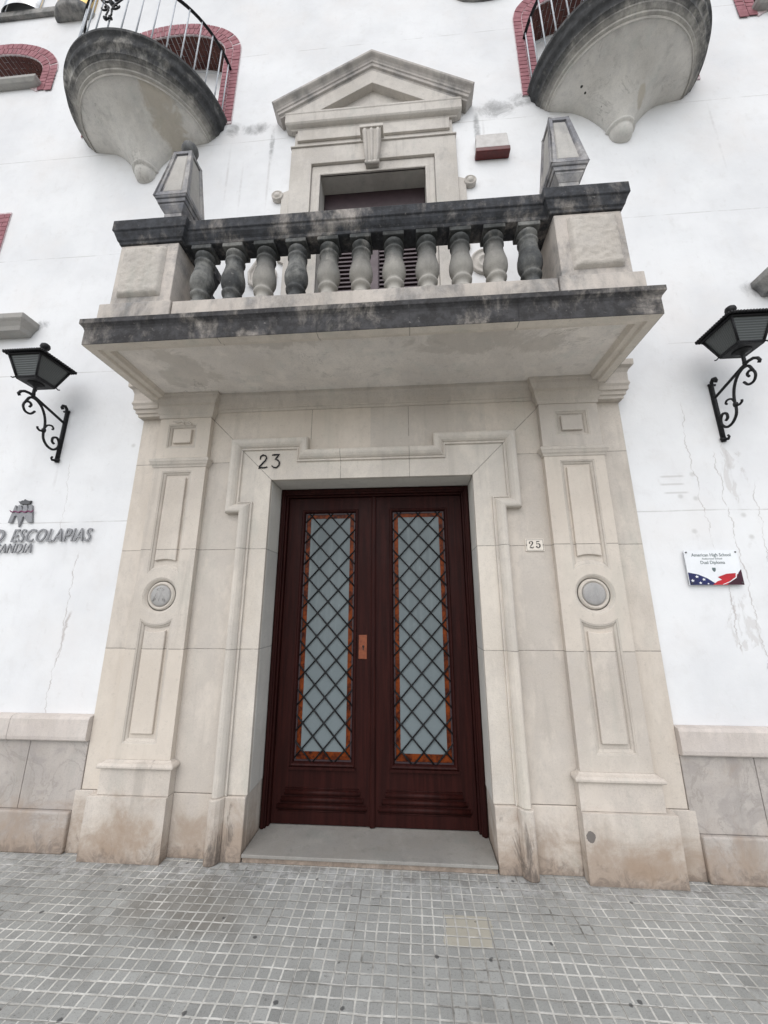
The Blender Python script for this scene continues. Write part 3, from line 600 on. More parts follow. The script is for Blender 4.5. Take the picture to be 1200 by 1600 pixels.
# floor course
cc=MB(); cc.box(-1.345,1.345,-.862,-.60,3.6505,3.795)
cc.build('balustrade_base','pier',bal,.005,2)
for s,lb in((-1,'left corner pier of the balustrade'),(1,'right corner pier of the balustrade')):
    x0,x1=sorted((s*1.352,s*1.895)); p=MB(); p.box(x0,x1,-.872,-.35,3.6505,3.80)
    X0,X1=sorted((s*1.385,s*1.845)); p.box(X0,X1,-.842,-.38,3.8005,4.355); o=p.build('pier',"pier",bal,.006,2); o['label']=lb
    q0,q1=sorted((s*1.468,s*1.80)); q=MB(); 
    nx,nz=26,34; vs=[]; fs=[]
    rnd=random.Random(3+s)
    z0,z1=3.872,4.315
    import mathutils.noise as mn
    for j in range(nz+1):
        for i in range(nx+1):
            a,b=i/nx,j/nz; ed=min(a,1-a)*(q1-q0); ez=min(b,1-b)*(z1-z0); e=min(ed,ez); hgt=.030*min(1,(e/.022))**.6
            hgt+= (mn.fractal(Vector((a*9+s*5,b*14,1.3)),1.,2.1,5)*.006 + abs(mn.noise(Vector((a*22,b*9,s))))*.005) if e>.012 else 0
            if s>0 and abs(b-.22)<.1 and a>.1: hgt-=.014*max(0,mn.noise(Vector((a*11,b*25,2.))))
            jx=mn.noise(Vector((0,b*7,s)))*.004 if i in(0,nx) else 0
            vs.append((q0+(q1-q0)*a+jx,-.8425-hgt,z0+(z1-z0)*b))
    for j in range(nz):
        for i in range(nx): k=j*(nx+1)+i; fs.append((k,k+1,k+nx+2,k+nx+1))
    q.add(vs,fs,True); q.build('rusticated_panel','rust',bal)
    # side panel
    q=MB(); xx=s*1.845; q.box(*sorted((xx+s*.0005,xx+s*.022)),-.78,-.44,3.872,4.315); q.build('side_panel','rust',bal,.01,3)
# side balustrade returns to the wall (solid course and rail)
for s in(-1,1):
    a,b=sorted((s*1.52,s*1.76)); MB().box(a,b,-.349,-.001,3.6505,3.795).build('side_base','pier',bal,.005,2)
# handrail
hr=MB()
rp=[(0,4.36),(-.010,4.362),(-.016,4.385),(-.03,4.40),(-.046,4.425),(-.050,4.445),(-.058,4.450),(-.060,4.455),(-.060,4.535),(-.052,4.545),(0,4.545)]
hr.sweep([(-1.36,-.80),(1.36,-.80)],rp,mp=lambda x,y,h:(x,y,h)); hr.box(-1.36,1.36,-.7998,-.66,4.3605,4.5445); hr.box(-1.36,1.36,-.6598,-.61,4.43,4.5445)
for s in(-1,1):
    x0,x1=sorted((s*1.365,s*1.848))
    hr.sweep([(x0,-.36),(x0,-.848),(x1,-.848),(x1,-.36)],[(0,4.357),(-.006,4.357),(-.010,4.375),(-.020,4.385),(-.028,4.41),(-.036,4.43),(-.040,4.445),(-.048,4.45),(-.050,4.456),(-.050,4.540),(-.044,4.549),(0,4.549),(.15,4.549)],mp=lambda x,y,h:(x,y,h)); hr.box(x0+.001,x1-.001,-.847,-.36,4.358,4.548)
    a,b=sorted((s*1.50,s*1.78)); hr.box(a,b,-.359,-.001,4.38,4.54)
hr.build('handrail','rail',bal,.0025,1)
def balprof():
    P=[(.066,0),(.072,.008),(.074,.02),(.068,.034),(.056,.042),(.053,.06),(.053,.080),(.062,.090),(.072,.100),(.074,.113),(.066,.123),(.058,.130)]
    P+=[(.062,.146),(.077,.165),(.086,.192),(.088,.22),(.086,.25),(.079,.282),(.073,.300),(.0735,.306),(.070,.318),(.067,.350),(.064,.385)]
    P+=[(.068,.390),(.074,.398),(.074,.408),(.066,.416),(.058,.420),(.055,.435),(.060,.442),(.070,.450),(.074,.462),(.073,.475),(.066,.486),(.060,.49)]
    return P
def balm(mat,base=(0,0,0)):
    m=MB(); m.box(-.078,.078,-.078,.078,0,.036); m.lathe((0,0,.036),balprof(),28); m.box(-.078,.078,-.078,.078,.5265,.562); return m
bl=[balm('x').build('baluster','balus',bal,loc=None),balm('x').build('baluster','balus_dark',bal,loc=None)]
order=[1,1,0,1,0,0,0,0,0,0,1]
for o in bl:
    mo=o.modifiers.new('bevel','BEVEL'); mo.width=.003; mo.limit_method='ANGLE'; mo.angle_limit=math.radians(60)
usedb=[False,False]
for i in range(11):
    t=order[i]; o=bl[t]
    if usedb[t]: o=bl[t].copy(); COL.objects.link(o); o.parent=bal
    usedb[t]=True; o.location=(-1.225+i*.245,-.735,3.7955); o['group']='balusters of the balcony'; o.rotation_euler=(0,0,0)

# finials on the corner piers
def finial(x,ball,label):
    L=(x,-.735,4.5495); e=empty('stone_finial',L); tag(e,label,'finial','tapered stone finials on the balcony')
    P=lambda m,n,mt,bv=.003: m.build(n,mt,e,bv,2)
    def fr_(h0,z0,h1,z1): # frustum
        return ([(-h0,-h0,z0),(h0,-h0,z0),(h0,h0,z0),(-h0,h0,z0)],[(-h1,-h1,z1),(h1,-h1,z1),(h1,h1,z1),(-h1,h1,z1)])
    f=MB(); f.box(-.105,.105,-.105,.105,0,.05); prev=None
    for h0,z0,h1,z1 in((.092,.0505,.070,.10),(.070,.1005,.072,.15),(.072,.1505,.10,.195),(.10,.1955,.104,.215),(.112,.2155,.118,.245),(.126,.2455,.134,.262)): f.hexa(*fr_(h0,z0,h1,z1))
    P(f,'foot','finial')
    b=MB(); zb,zt=.2625,.815; hb,ht=.136,.078
    hw=lambda z:hb+(ht-hb)*(z-zb)/(zt-zb)
    b.hexa(*fr_(hb-.014,zb+.001,ht-.014,zt-.001))
    # four raised frames
    def pt(k,u,z,out=0):
        w=hw(z)+out-.0; q=(u,-w); a=k*PI/2; return (q[0]*cos(a)-q[1]*sin(a),q[0]*sin(a)+q[1]*cos(a),z)
    for k in range(4):
        for (u0b,u0t,u1b,u1t,z0,z1) in ((-1,-1,-.70,-.64,zb,zt),(.70,.64,1,1,zb,zt)):
            W0,W1=hw(z0),hw(z1)
            b.add([pt(k,u0b*W0,z0),pt(k,u1b*W0,z0),pt(k,u1t*W1,z1),pt(k,u0t*W1,z1),pt(k,u0b*W0*.9,z0,-.016),pt(k,u1b*W0,z0,-.016),pt(k,u1t*W1,z1,-.016),pt(k,u0t*W1*.9,z1,-.016)],[(0,1,2,3),(1,5,6,2),(4,0,3,7),(0,4,5,1),(3,2,6,7)])
        for z0,z1 in((zb+.0005,zb+.04),(zt-.035,zt-.0005)):
            t0=.70+(.64-.70)*(z0-zb)/(zt-zb); t1=.70+(.64-.70)*(z1-zb)/(zt-zb); W0,W1=hw(z0)*t0,hw(z1)*t1
            b.add([pt(k,-W0,z0,-.0006),pt(k,W0,z0,-.0006),pt(k,W1,z1,-.0006),pt(k,-W1,z1,-.0006),pt(k,-W0,z0,-.016),pt(k,W0,z0,-.016),pt(k,W1,z1,-.016),pt(k,-W1,z1,-.016)],[(0,1,2,3),(0,4,5,1),(3,2,6,7)])
    P(b,'body','finial',.002)
    pn=MB()
    for k in range(4):
        z0,z1=zb+.045,zt-.045; W0,W1=hw(z0)*.60,hw(z1)*.54; pn.add([pt(k,-W0,z0,-.0135),pt(k,W0,z0,-.0135),pt(k,W1,z1,-.0135),pt(k,-W1,z1,-.0135),pt(k,-W0,z0,-.009),pt(k,W0,z0,-.009),pt(k,W1,z1,-.009),pt(k,-W1,z1,-.009)][:4],[(0,1,2,3)])
        z0+=.012;z1-=.012; W0*=.9;W1*=.9; pn.add([pt(k,-W0,z0,-.008),pt(k,W0,z0,-.008),pt(k,W1,z1,-.008),pt(k,-W1,z1,-.008),pt(k,-W0-.006,z0-.006,-.0136),pt(k,W0+.006,z0-.006,-.0136),pt(k,W1+.006,z1+.006,-.0136),pt(k,-W1-.006,z1+.006,-.0136)],[(0,1,2,3),(0,4,5,1),(1,5,6,2),(2,6,7,3),(3,7,4,0)])
    P(pn,'panels','finial_panel',0)
    t=MB(); t.hexa(*fr_(ht-.004,zt,ht-.03,zt+.03)); 
    if ball: t.lathe((0,0,zt+.03),[(.03,0),(.028,.03),(.045,.035),(.062,.06),(.068,.09),(.062,.12),(.042,.145),(.02,.156),(.0001,.158)],28,capb=False)
    P(t,'ball_top' if ball else 'top','rim',0)
finial(-1.505,True,'tapered stone finial topped with a ball, on the left pier of the balcony')
finial(1.545,False,'tapered stone finial with its ball missing, on the right pier of the balcony')

# ---------------------------------------------------------------- balcony window and pediment
w=MB()
w.plate([(-.89,3.66),(-.66,3.66),(-.66,6.30),(.66,6.30),(.66,3.66),(.89,3.66),(.89,6.545),(-.89,6.545)],(),-.045,-.001)
w.plate([(-.655,3.66),(-.56,3.66),(-.56,6.15),(.56,6.15),(.56,3.66),(.655,3.66),(.655,6.295),(-.655,6.295)],(),-.018,.0)
w.plate(rect(-.90,.90,6.5455,6.562),(),-.060,-.001)
w.plate(rect(-.865,.865,6.5625,6.80),(),-.034,-.001)
w.plate(rect(-.832,.832,6.635,6.792),(),-.060,-.0345)
win=w.build('balcony_window','pediment',B,.004,2)
m=MB(); m.sweep([(.56,3.66),(.56,6.15),(-.56,6.15),(-.56,3.66)],[(.0,.0),(0,-.03),(-.012,-.034),(-.022,-.028),(-.034,-.026),(-.036,-.018)]); m.build('window_moulding','pediment',win,.001,1)
r=MB(); 
for s in(-1,1): r.box(*sorted((s*.5602,s*.5998)),.0005,.30,3.66,6.1502)
r.box(-.5998,.5998,.0005,.30,6.1504,6.1998); r.build('window_reveal','reveal',win)
pd=MB()
pd.sweep([(-.90,-.002),(-.90,-.045),(.90,-.045),(.90,-.002)],[(0,6.795),(-.012,6.795),(-.015,6.81),(-.035,6.815),(-.055,6.825),(-.062,6.835),(-.066,6.842),(-.066,6.955),(-.072,6.962),(-.072,6.985),(0,6.99)],mp=lambda x,y,h:(x,y,h))
pd.box(-.899,.899,-.044,-.002,6.796,6.989)
pd.plate([(-.93,6.985),(.93,6.985),(0,7.56)],[[(-.57,7.0),(.57,7.0),(0,7.355)]],-.108,-.001)
pd.plate([(-.60,6.99),(.60,6.99),(0,7.38)],(),-.03,-.0015)
pd.plate([(-.36,6.992),(.36,6.992),(0,7.22)],(),-.042,-.0305)
pd=pd.build('pediment','pediment',win,.003,1)
rk=MB(); L=1.07; zl=7.06; za=7.735; dd=Vector((-L,za-zl)).normalized()
rk.sweep([(L+.03,zl-.03*.63+.0),(0,za),(-L-.03,zl-.03*.63)],[(.0,-.001),(-.0,-.190),(.010,-.196),(.035,-.196),(.045,-.186),(.058,-.165),(.075,-.150),(.092,-.146),(.098,-.135),(.125,-.132),(.13,-.112),(.15,-.109),(.15,-.001)])
rk.build('raking_cornice','pedlip',win,.0015,1)
k=MB()
for sx,(yt,yb) in ((0,(0,0)),): pass
ks=[(-.112,6.615),(.112,6.615),(.105,6.585),(.075,6.19),(-.075,6.19),(-.105,6.585)]
k.hexa([(-.07,-.075,6.20),(.07,-.075,6.20),(.07,-.02,6.20),(-.07,-.02,6.20)],[(-.10,-.15,6.575),(.10,-.15,6.575),(.10,-.02,6.575),(-.10,-.02,6.575)])
k.box(-.125,.125,-.165,-.03,6.5755,6.615)
for sx in(-1,0,1):
    k.tube([(sx*.066*.72,-.078,6.19),(sx*.060,-.095,6.30),(sx*.064,-.118,6.42),(sx*.068,-.140,6.52),(sx*.07,-.152,6.56)],[.016,.017,.019,.021,.018],8)
k.tube([(-.075,-.075,6.20),(.075,-.075,6.20)],.02,10)
k.build('keystone','pediment',win,.003,1)
for s in(-1,1):
    v=MB(); v.plate([(s*.892,5.0),(s*.965,5.05),(s*.965,5.93),(s*.892,5.96)],(),-.035,-.001)
    v.lathe((s*1.01,-.001,5.895),[(.062,0),(.062,.045),(.05,.052),(.045,.04),(.035,.04),(.03,.055),(.0001,.058)],24,axis='Y',capb=False)
    v.lathe((s*1.10,-.001,4.88),[(.145,0),(.145,.03),(.13,.036),(.122,.022),(.085,.022),(.078,.034),(.06,.034),(.052,.02),(.0001,.02)],32,axis='Y',capb=False)
    v.tube([(s*(1.10+.13*cos(a)),-.015,4.88+.0+(.13*sin(a) if sin(a)<0 else .3*sin(a))) for a in [i*PI/12 for i in range(-3,10)]],.015,6) if False else None
    v.tube([(s*.965,-.02,5.35),(s*1.05,-.025,5.22),(s*1.16,-.03,5.06),(s*1.235,-.03,4.92),(s*1.22,-.03,4.78),(s*1.12,-.03,4.72)],.016,8)
    v.build('scroll_bracket','pedlip' if False else 'pediment',win)
# louvred shutters
for s in(-1,1):
    x0,x1=sorted((s*.008,s*.556)); YS=.16
    h=MB(); h.plate(rect(x0,x1,3.67,5.46),[rect(x0+.05,x1-.05,3.78,5.38)],YS,YS+.035); h.plate(rect(x0,x1,5.4605,6.145),[rect(x0+.07,x1-.07,5.56,6.05)],YS+.03,YS+.065)
    so_=h.build('shutter','shutter' ,win,.003,1)
    h=MB(); z=3.80
    while z<5.36:
        h.hexa([(x0+.0505,YS+.002,z),(x1-.0505,YS+.002,z),(x1-.0505,YS+.03,z+.018),(x0+.0505,YS+.03,z+.018)],[(x0+.0505,YS+.002,z+.018),(x1-.0505,YS+.002,z+.018),(x1-.0505,YS+.03,z+.036),(x0+.0505,YS+.03,z+.036)]); z+=.053
    h.build('louvres','shutter',win)
    MB().box(x0+.0705,x1-.0705,YS+.045,YS+.06,5.5605,6.0495).box(x0+.01,x1-.01,YS+.07,YS+.08,3.7,6.1).build('shutter_panel','shutter_dark',win)
MB().box(-.05,.05,YS-.02,YS-.001,3.67,5.46).build('shutter_mullion','shutter',win,.003,1)
bh=MB(); bh.box(-.558,.558,YS+.012,YS+.029,5.42,6.148); bh.box(-.52,-.06,YS+.002,YS+.0115,5.5,5.9); bh.box(.06,.52,YS+.002,YS+.0115,5.5,5.9); bh.build('transom','shutter_dark',win,.006,1)

# ---------------------------------------------------------------- arched openings with brick edging
def bricks_along(mb,pts,w0,w1,y0,y1,pitch=.062,rings=2):
    # pts: inner edge polyline (x,z); bricks stand outwards from w0 to w1
    P=[Vector(p) for p in pts]; d=[0]
    for i in range(1,len(P)): d.append(d[-1]+(P[i]-P[i-1]).length)
    tot=d[-1]
    def at(t):
        t=max(0,min(tot-1e-6,t)); i=0
        while d[i+1]<t: i+=1
        f_=(t-d[i])/(d[i+1]-d[i]); p=P[i].lerp(P[i+1],f_); tg=(P[min(i+2,len(P)-1)]-P[max(i-1,0)]).normalized(); return p,Vector((tg.y,-tg.x))
    rw=(w1-w0)/rings
    for r_ in range(rings):
        t=pitch*(.5 if r_%2 else 0)
        while t<tot:
            a,na=at(t+.005); b,nb=at(min(t+pitch-.005,tot)); lo_=w0+r_*rw+.004; hi=w0+(r_+1)*rw-.004
            jt=random.uniform(-.0015,.0015)
            q=[a+na*lo_,b+nb*lo_,b+nb*hi,a+na*hi]
            if t+pitch*.5<tot: mb.hexa([(v.x,y0+jt,v.y) for v in q],[(v.x,y1,v.y) for v in q])
            t+=pitch
def opening(cx,zb,name,arched=True,zt=None,label=None,far=None):
    a=.72 if arched else .70
    if arched: inner=[(cx+a,zb),(cx+a,8.0)]+arc(cx,8.36,a,0,180,36,.43)+[(cx-a,8.0),(cx-a,zb)]; pane=archpoly(cx,a-.002,zb,8.36,.428)
    else: inner=[(cx+a,zb),(cx+a,zt),(cx-a,zt),(cx-a,zb)]; pane=rect(cx-a+.002,cx+a-.002,zb,zt-.002)
    # mortar backing band
    m=MB(); 
    P=[Vector(p) for p in inner]; m.sweep(inner,[(0,-.0005),(0,-.010),(-.205,-.010),(-.205,-.0005)])
    o=m.build(name,'mortar',B); 
    if label: o['label']=label
    bk=MB()
    if arched: bricks_along(bk,inner,.004,.204,-.016,-.0101)
    else:
        for sx in(-1,1):
          z=zb; bk=MB()
          while z<zt+.19:
            off=.0 if int((z-zb)/.062)%2 else .1
            if 1:
                e0,e1=cx+sx*(a+.003),cx+sx*(a+.202); md=cx+sx*(a+.06+off*.8)
                if z+.05<zt+.2:
                    for p,q in((e0,md-sx*.003),(md+sx*.003,e1)): bk.box(*sorted((p,q)),-.016,-.0101,z,z+.055)
            z+=.062
          if sx<0: bk.build('brick_edging','brick',o)
    bk.build('brick_edging','brick',o)
    sf=MB(); D=.33
    sf.sweep(inner,[(0,.0),(0,D),(-.012,D),(-.012,0)][:2]+[(-.0005,D),(-.0005,0)],cap=False)
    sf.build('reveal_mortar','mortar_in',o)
    bi=MB()  # courses running into the depth
    tot=0; d=[0]
    for i in range(1,len(P)): d.append(d[-1]+(P[i]-P[i-1]).length)
    t=0; k_=0
    while t<d[-1]-.062:
        def at(t):
            i=0
            while i<len(d)-2 and d[i+1]<t: i+=1
            f_=(t-d[i])/(d[i+1]-d[i]); p=P[i].lerp(P[i+1],f_); tg=(P[i+1]-P[i]).normalized(); return p,Vector((-tg.y,tg.x))
        A_,na=at(t+.004); B_,nb=at(t+.056)
        ys=[.002,.12,.24,D] if k_%2 else [.002,.06,.18,.30,D]
        for y_ in range(len(ys)-1):
            q0=[A_+na*.0015,B_+nb*.0015]; q1=[A_+na*.008,B_+nb*.008]
            bi.hexa([(q0[0].x,ys[y_]+.003,q0[0].y),(q0[1].x,ys[y_]+.003,q0[1].y),(q0[1].x,ys[y_+1]-.003,q0[1].y),(q0[0].x,ys[y_+1]-.003,q0[0].y)],
                    [(q1[0].x,ys[y_]+.003,q1[0].y),(q1[1].x,ys[y_]+.003,q1[1].y),(q1[1].x,ys[y_+1]-.003,q1[1].y),(q1[0].x,ys[y_+1]-.003,q1[0].y)])
        t+=.062; k_+=1
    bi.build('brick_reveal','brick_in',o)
    MB().plate(pane,(),.332,.345).build('window_pane','glass',o)
    ff=MB(); ff.sweep(pane,[(0,.331),(0,.31),(.03,.31),(.03,.331)],closed=True); ff.box(cx-.025,cx+.025,.302,.3315,zb+.05,(8.70 if arched else zt-.05)); ff.build('window_frame','white',o)
    return o
for s in(-1,1):
    side='left' if s<0 else 'right'
    o=opening(s*BX,7.10,'arched_window',label='brick-edged arched window behind the %s round balcony'%side)
    # brick jamb foot under the sill line is covered by the balcony slab
    o2=opening(s*AX,8.15,'arched_window',label='brick-edged arched window near the %s top corner'%side)
    sl=MB(); a,b=sorted((s*(AX-.73),s*(AX+.73))); 
    sl.sweep([(a,-.001),(a,-.06),(b,-.06),(b,-.001)],[(0,8.075),(-.01,8.075),(-.03,8.095),(-.04,8.105),(-.04,8.145),(0,8.15),(.09,8.15)],mp=lambda x,y,h:(x,y,h)); sl.box(a+.001,b-.001,-.0595,-.002,8.0755,8.1485); sl.build('window_sill','silltone',o2,.002,1)
    o3=opening(s*AX,4.56,'rectangular_window',False,5.8,label='rectangular brick-edged window at the %s edge'%side)
    sl=MB(); a,b=sorted((s*3.47,s*(AX+1.5)))
    sl.sweep([(a,-.001),(a,-.11),(b,-.11),(b,-.001)],[(0,4.31),(-.006,4.31),(-.02,4.35),(-.045,4.385),(-.06,4.40),(-.066,4.41),(-.066,4.46),(-.05,4.475),(0,4.49),(.1,4.49)],mp=lambda x,y,h:(x,y,h)); sl.box(a+.001,b-.001,-.1095,-.002,4.3105,4.4885)
    for q in (a if s>0 else b,): pass
    sl.build('window_sill','silltone' if s<0 else 'rim',o3,.003,1)

# ---------------------------------------------------------------- round balconies
def round_balcony(s,label):
    cx=s*BX; a,b=.875,.80
    c=(cx,-.001,0); sy=b/a
    rp_=[(.0001,7.160),(a-.03,7.160),(a-.006,7.155),(a,7.147),(a,7.113),(a-.012,7.101),(a-.026,7.087),(a-.030,7.070),(a-.032,7.015),(a-.040,7.003),(a-.056,6.993),(a-.070,6.975),(a-.078,6.950),(a-.080,6.935),(a-.094,6.929),(a-.104,6.917),(a-.116,6.911),(a-.120,6.895),(a-.132,6.889),(a-.146,6.875),(a-.160,6.869),(a-.164,6.851),(a-.178,6.845),(a-.19,6.843),(a-.195,6.825)]
    m=MB(); m.lathe(c,rp_,72,PI,2*PI,sy,smooth=False)
    o=m.build('round_balcony','rimtop',B); o['label']=label
    for p in o.data.polygons: p.use_smooth=True
    md=o.modifiers.new('es','EDGE_SPLIT'); md.split_angle=math.radians(32)
    # bell underneath: flares to the rim and narrows to a drop against the wall
    q=MB(); prof=[(a-.186,6.845),(a-.195,6.835),(.60,6.815),(.50,6.795),(.42,6.77),(.34,6.72),(.28,6.665),(.225,6.60),(.18,6.54),(.150,6.49),(.130,6.445)]
    q.lathe(c,prof,72,PI,2*PI,1.,smooth=True)
    V=[]
    for (x,y,z) in q.v:
        rr=math.hypot(x-cx,y); k=1+(sy-1)*min(1,max(0,(rr-.13)/.5)); V.append((x,y*k,z))
    q.v=V; q.build('corbel','bell',o)
    q=MB(); q.lathe(c,[(.120,6.447),(.132,6.446),(.140,6.442),(.141,6.430),(.134,6.420),(.118,6.414),(.112,6.405),(.112,6.385),(.104,6.350),(.085,6.318),(.056,6.296),(.03,6.288),(.0001,6.286)],40,PI,2*PI,1.); q.build('pendant_drop','bell',o)
    # railing
    ra,rb=a-.045,b-.045; n=19
    first=None
    for i in range(n):
        t=PI+PI*(i+.5)/n; x,y=ra*cos(t),rb*sin(t)
        if first is None: first=MB().tube([(0,0,.01),(0,0,.86)],.0075,6).build('railing_bar','rod',o); bb=first
        else: bb=first.copy(); COL.objects.link(bb); bb.parent=o
        bb.location=(cx+x,y,7.15); bb['group']='railing bars of the %s round balcony'%('left' if s<0 else 'right')
    h=MB(); pts=[(cx+ra*cos(PI+PI*i/40),rb*sin(PI+PI*i/40)-.001,8.01) for i in range(41)]; h.tube(pts,.014,8,flat=(.6,1.3)); h.build('handrail','iron',o)
    # wrought scroll on the front
    g=MB(); t=math.radians(270); bx,by=cx+ra*cos(t)+(.0 if s<0 else 0),rb*sin(t)-.02
    bz=-.22
    def sp(x0,z0,r,turn,sg,dirn=1): z0+=bz; return [(bx+x0+sg*(r*(1-.65*i/18))*cos(turn+i*.33),by,z0+dirn*(r*(1-.65*i/18))*sin(turn+i*.33)) for i in range(19)]
    for sg in(-1,1):
        g.tube(sp(sg*.06,7.86,.06,0,sg),.009,6); g.tube(sp(sg*.05,7.74,.045,0,sg,-1),.009,6); g.tube([(bx,by,7.55+bz),(bx+sg*.03,by,7.62+bz),(bx+sg*.015,by,7.70+bz),(bx+sg*.05,by,7.78+bz),(bx+sg*.11,by,7.85+bz)],.008,6)
        g.lathe((bx+sg*.028,by,7.57+bz),[(.0001,-.02),(.02,0),(.0001,.02)],10,capb=False)
    g.lathe((bx,by,7.80+bz),[(.0001,-.03),(.028,0),(.0001,.03)],12,capb=False); g.build('iron_scroll','iron',o)
round_balcony(-1,'left round balcony on a bell-shaped corbel'); round_balcony(1,'right round balcony on a bell-shaped corbel')

# upper ledge at the top left and the small round ledge at the top
u=MB(); u.box(-6.9,-4.33,-.05,-.001,9.50,9.61); u.lathe((-4.06,-.001,0),[(.0001,9.34),(.22,9.34),(.26,9.36),(.27,9.40),(.27,9.46),(.0001,9.465)],32,PI,2*PI,.6,capb=False); lg=u.build('upper_ledge','rim',B,.01,2); lg['label']='dark stone ledge with a rounded end at the top left'
g=MB(); g.lathe((-4.06,-.002,9.466),[(.262,0),(.262,.9)],32,PI,2*PI,.6); g.build('brass_panel','brass',lg)
g=MB(); g.lathe((-4.9,-.002,9.612),[(.28,0),(.28,.9)],32,PI,2*PI,.4); g.build('mirror_panel','silver',lg)
u=MB(); u.lathe((1.335,-.001,0),[(.36,9.05),(.36,8.93),(.30,8.87),(.24,8.83),(.12,8.80),(.0001,8.79)],32,PI,2*PI,.35); uo=u.build('upper_ledge','rim',B); uo['label']='small rounded dark ledge above the pediment'

# ---------------------------------------------------------------- lamps
def lamp(s,label):
    X=2.86 if s>0 else -2.875; e=empty('wall_lamp',(X,0,2.94)); tag(e,label,'wall lamp','lantern lamps on scrolled iron brackets')
    def bld(m,n,mt,bv=0,par=e):
        m.v=[(x,y,z-2.94) for x,y,z in m.v]; return m.build(n,mt,par,bv,1)
    b=MB(); T=lambda pts,r=.010,fl=(.75,1.3): b.tube([(0,y,z) for y,z in pts],r,8,flat=fl,side=(1,0,0)) if False else b.tube([(0,y,z) for y,z in pts],r,8)
    T([(-.016,2.95),(-.016,3.1),(-.018,3.3),(-.018,3.44),(-.025,3.475),(-.045,3.492),(-.066,3.485),(-.072,3.465),(-.06,3.452)],.0135)
    b.box(-.016,.016,-.014,-.001,2.945,3.45)
    b.box(-.012,.012,-.024,-.012,3.06,3.32)
    T([(-.03,2.955),(-.055,2.95),(-.066,2.965),(-.058,2.98)],.009); b.tube([(-.03,-.02,2.965),(.03,-.02,2.965)],.011,8)
    b.tube([(-.028,-.02,3.45),(.028,-.02,3.45)],.010,8)
    T([(-.018,3.33),(-.10,3.355),(-.20,3.385),(-.30,3.415),(-.37,3.43),(-.41,3.425),(-.44,3.405),(-.452,3.38),(-.44,3.365)],.0115)
    # S-scroll
    def bez(pts,n=30):
        P=[Vector(p) for p in pts]; out=[]
        Q=[P[0]*2-P[1]]+P+[P[-1]*2-P[-2]]
        for i in range(1,len(Q)-2):
            for k in range(6):
                t=k/6; out.append(.5*((2*Q[i])+(-Q[i-1]+Q[i+1])*t+(2*Q[i-1]-5*Q[i]+4*Q[i+1]-Q[i+2])*t*t+(-Q[i-1]+3*Q[i]-3*Q[i+1]+Q[i+2])*t**3))
        return [tuple(o) for o in out]+[tuple(P[-1])]
    T(bez([(-.345,3.315),(-.335,3.34),(-.355,3.355),(-.385,3.34),(-.395,3.30),(-.37,3.262),(-.325,3.262),(-.295,3.30)][::1]+[(-.28,3.35)][:0]),.0095)
    T(bez([(-.385,3.34),(-.36,3.395),(-.31,3.405),(-.25,3.37),(-.205,3.30),(-.185,3.22),(-.185,3.16),(-.17,3.10),(-.125,3.055),(-.07,3.045),(-.03,3.08),(-.028,3.13),(-.055,3.165),(-.09,3.15),(-.092,3.115),(-.07,3.10)]),.0105)
    T(bez([(-.185,3.19),(-.165,3.235),(-.125,3.25),(-.105,3.232),(-.115,3.22)]),.008)
    T(bez([(-.186,3.175),(-.215,3.16),(-.24,3.17),(-.245,3.185)]),.009)
    b.lathe((0,-.186,3.175),[(.0001,-.018),(.016,-.014),(.018,0),(.016,.014),(.0001,.018)],10,capb=False)
    bld(b,'bracket','iron')
    YC=-.34; b=MB()
    b.lathe((0,YC,0),[(.016,3.43),(.013,3.45),(.012,3.50),(.018,3.51),(.05,3.525),(.06,3.535)],14)
    def fru(h0,z0,h1,z1): return ([(-h0,YC-h0,z0),(h0,YC-h0,z0),(h0,YC+h0,z0),(-h0,YC+h0,z0)],[(-h1,YC-h1,z1),(h1,YC-h1,z1),(h1,YC+h1,z1),(-h1,YC+h1,z1)])
    b.hexa(*fru(.088,3.536,.092,3.546))
    hb,ht,zb,zt=.086,.145,3.5465,3.742
    for sx in(-1,1):
        for sy in(-1,1):
            b.tube([(sx*hb,YC+sy*hb,zb),(sx*ht,YC+sy*ht,zt)],.009,6)
            b.tube([(sx*.092,YC+sy*.092,3.552),(sx*.104,YC+sy*.104,3.538),(sx*.112,YC+sy*.112,3.542)],.005,6)
    for z,h in((zb+.008,hb+.002),(zt-.006,ht)):
        for k in range(4):
            p=[(-h,-h),(h,-h),(h,h),(-h,h)]; q,w_=p[k],p[(k+1)%4]; b.tube([(q[0],YC+q[1],z),(w_[0],YC+w_[1],z)],.009,6)
    # roof: pyramid plate with scalloped eaves
    H=.172; b.hexa(*fru(H,3.748,.03,3.855)); 
    for k in range(4):
        p=[(-H,-H),(H,-H),(H,H),(-H,H)]; q,w_=Vector(p[k]),Vector(p[(k+1)%4])
        for i in range(16):
            c_=q.lerp(w_,(i+.5)/16); b.lathe((c_.x,YC+c_.y,3.750),[(.0001,-.014),(.0105,-.006),(.0105,.006),(.0001,.010)],8,capb=False,smooth=False)
    b.lathe((0,YC,3.855),[(.03,0),(.02,.012),(.016,.02),(.03,.03),(.038,.05),(.033,.072),(.015,.086),(.0001,.09)],16)
    ln=bld(b,'lantern','iron')
    g=MB(); g.hexa(*fru(hb-.004,zb+.001,ht-.006,zt-.001)); bld(g,'lantern_glass','lampglass',0,ln)
lamp(-1,'black iron lantern on a scrolled bracket, above the steel lettering on the wall'); lamp(1,'black iron lantern on a scrolled bracket, on the wall above the school plaque')

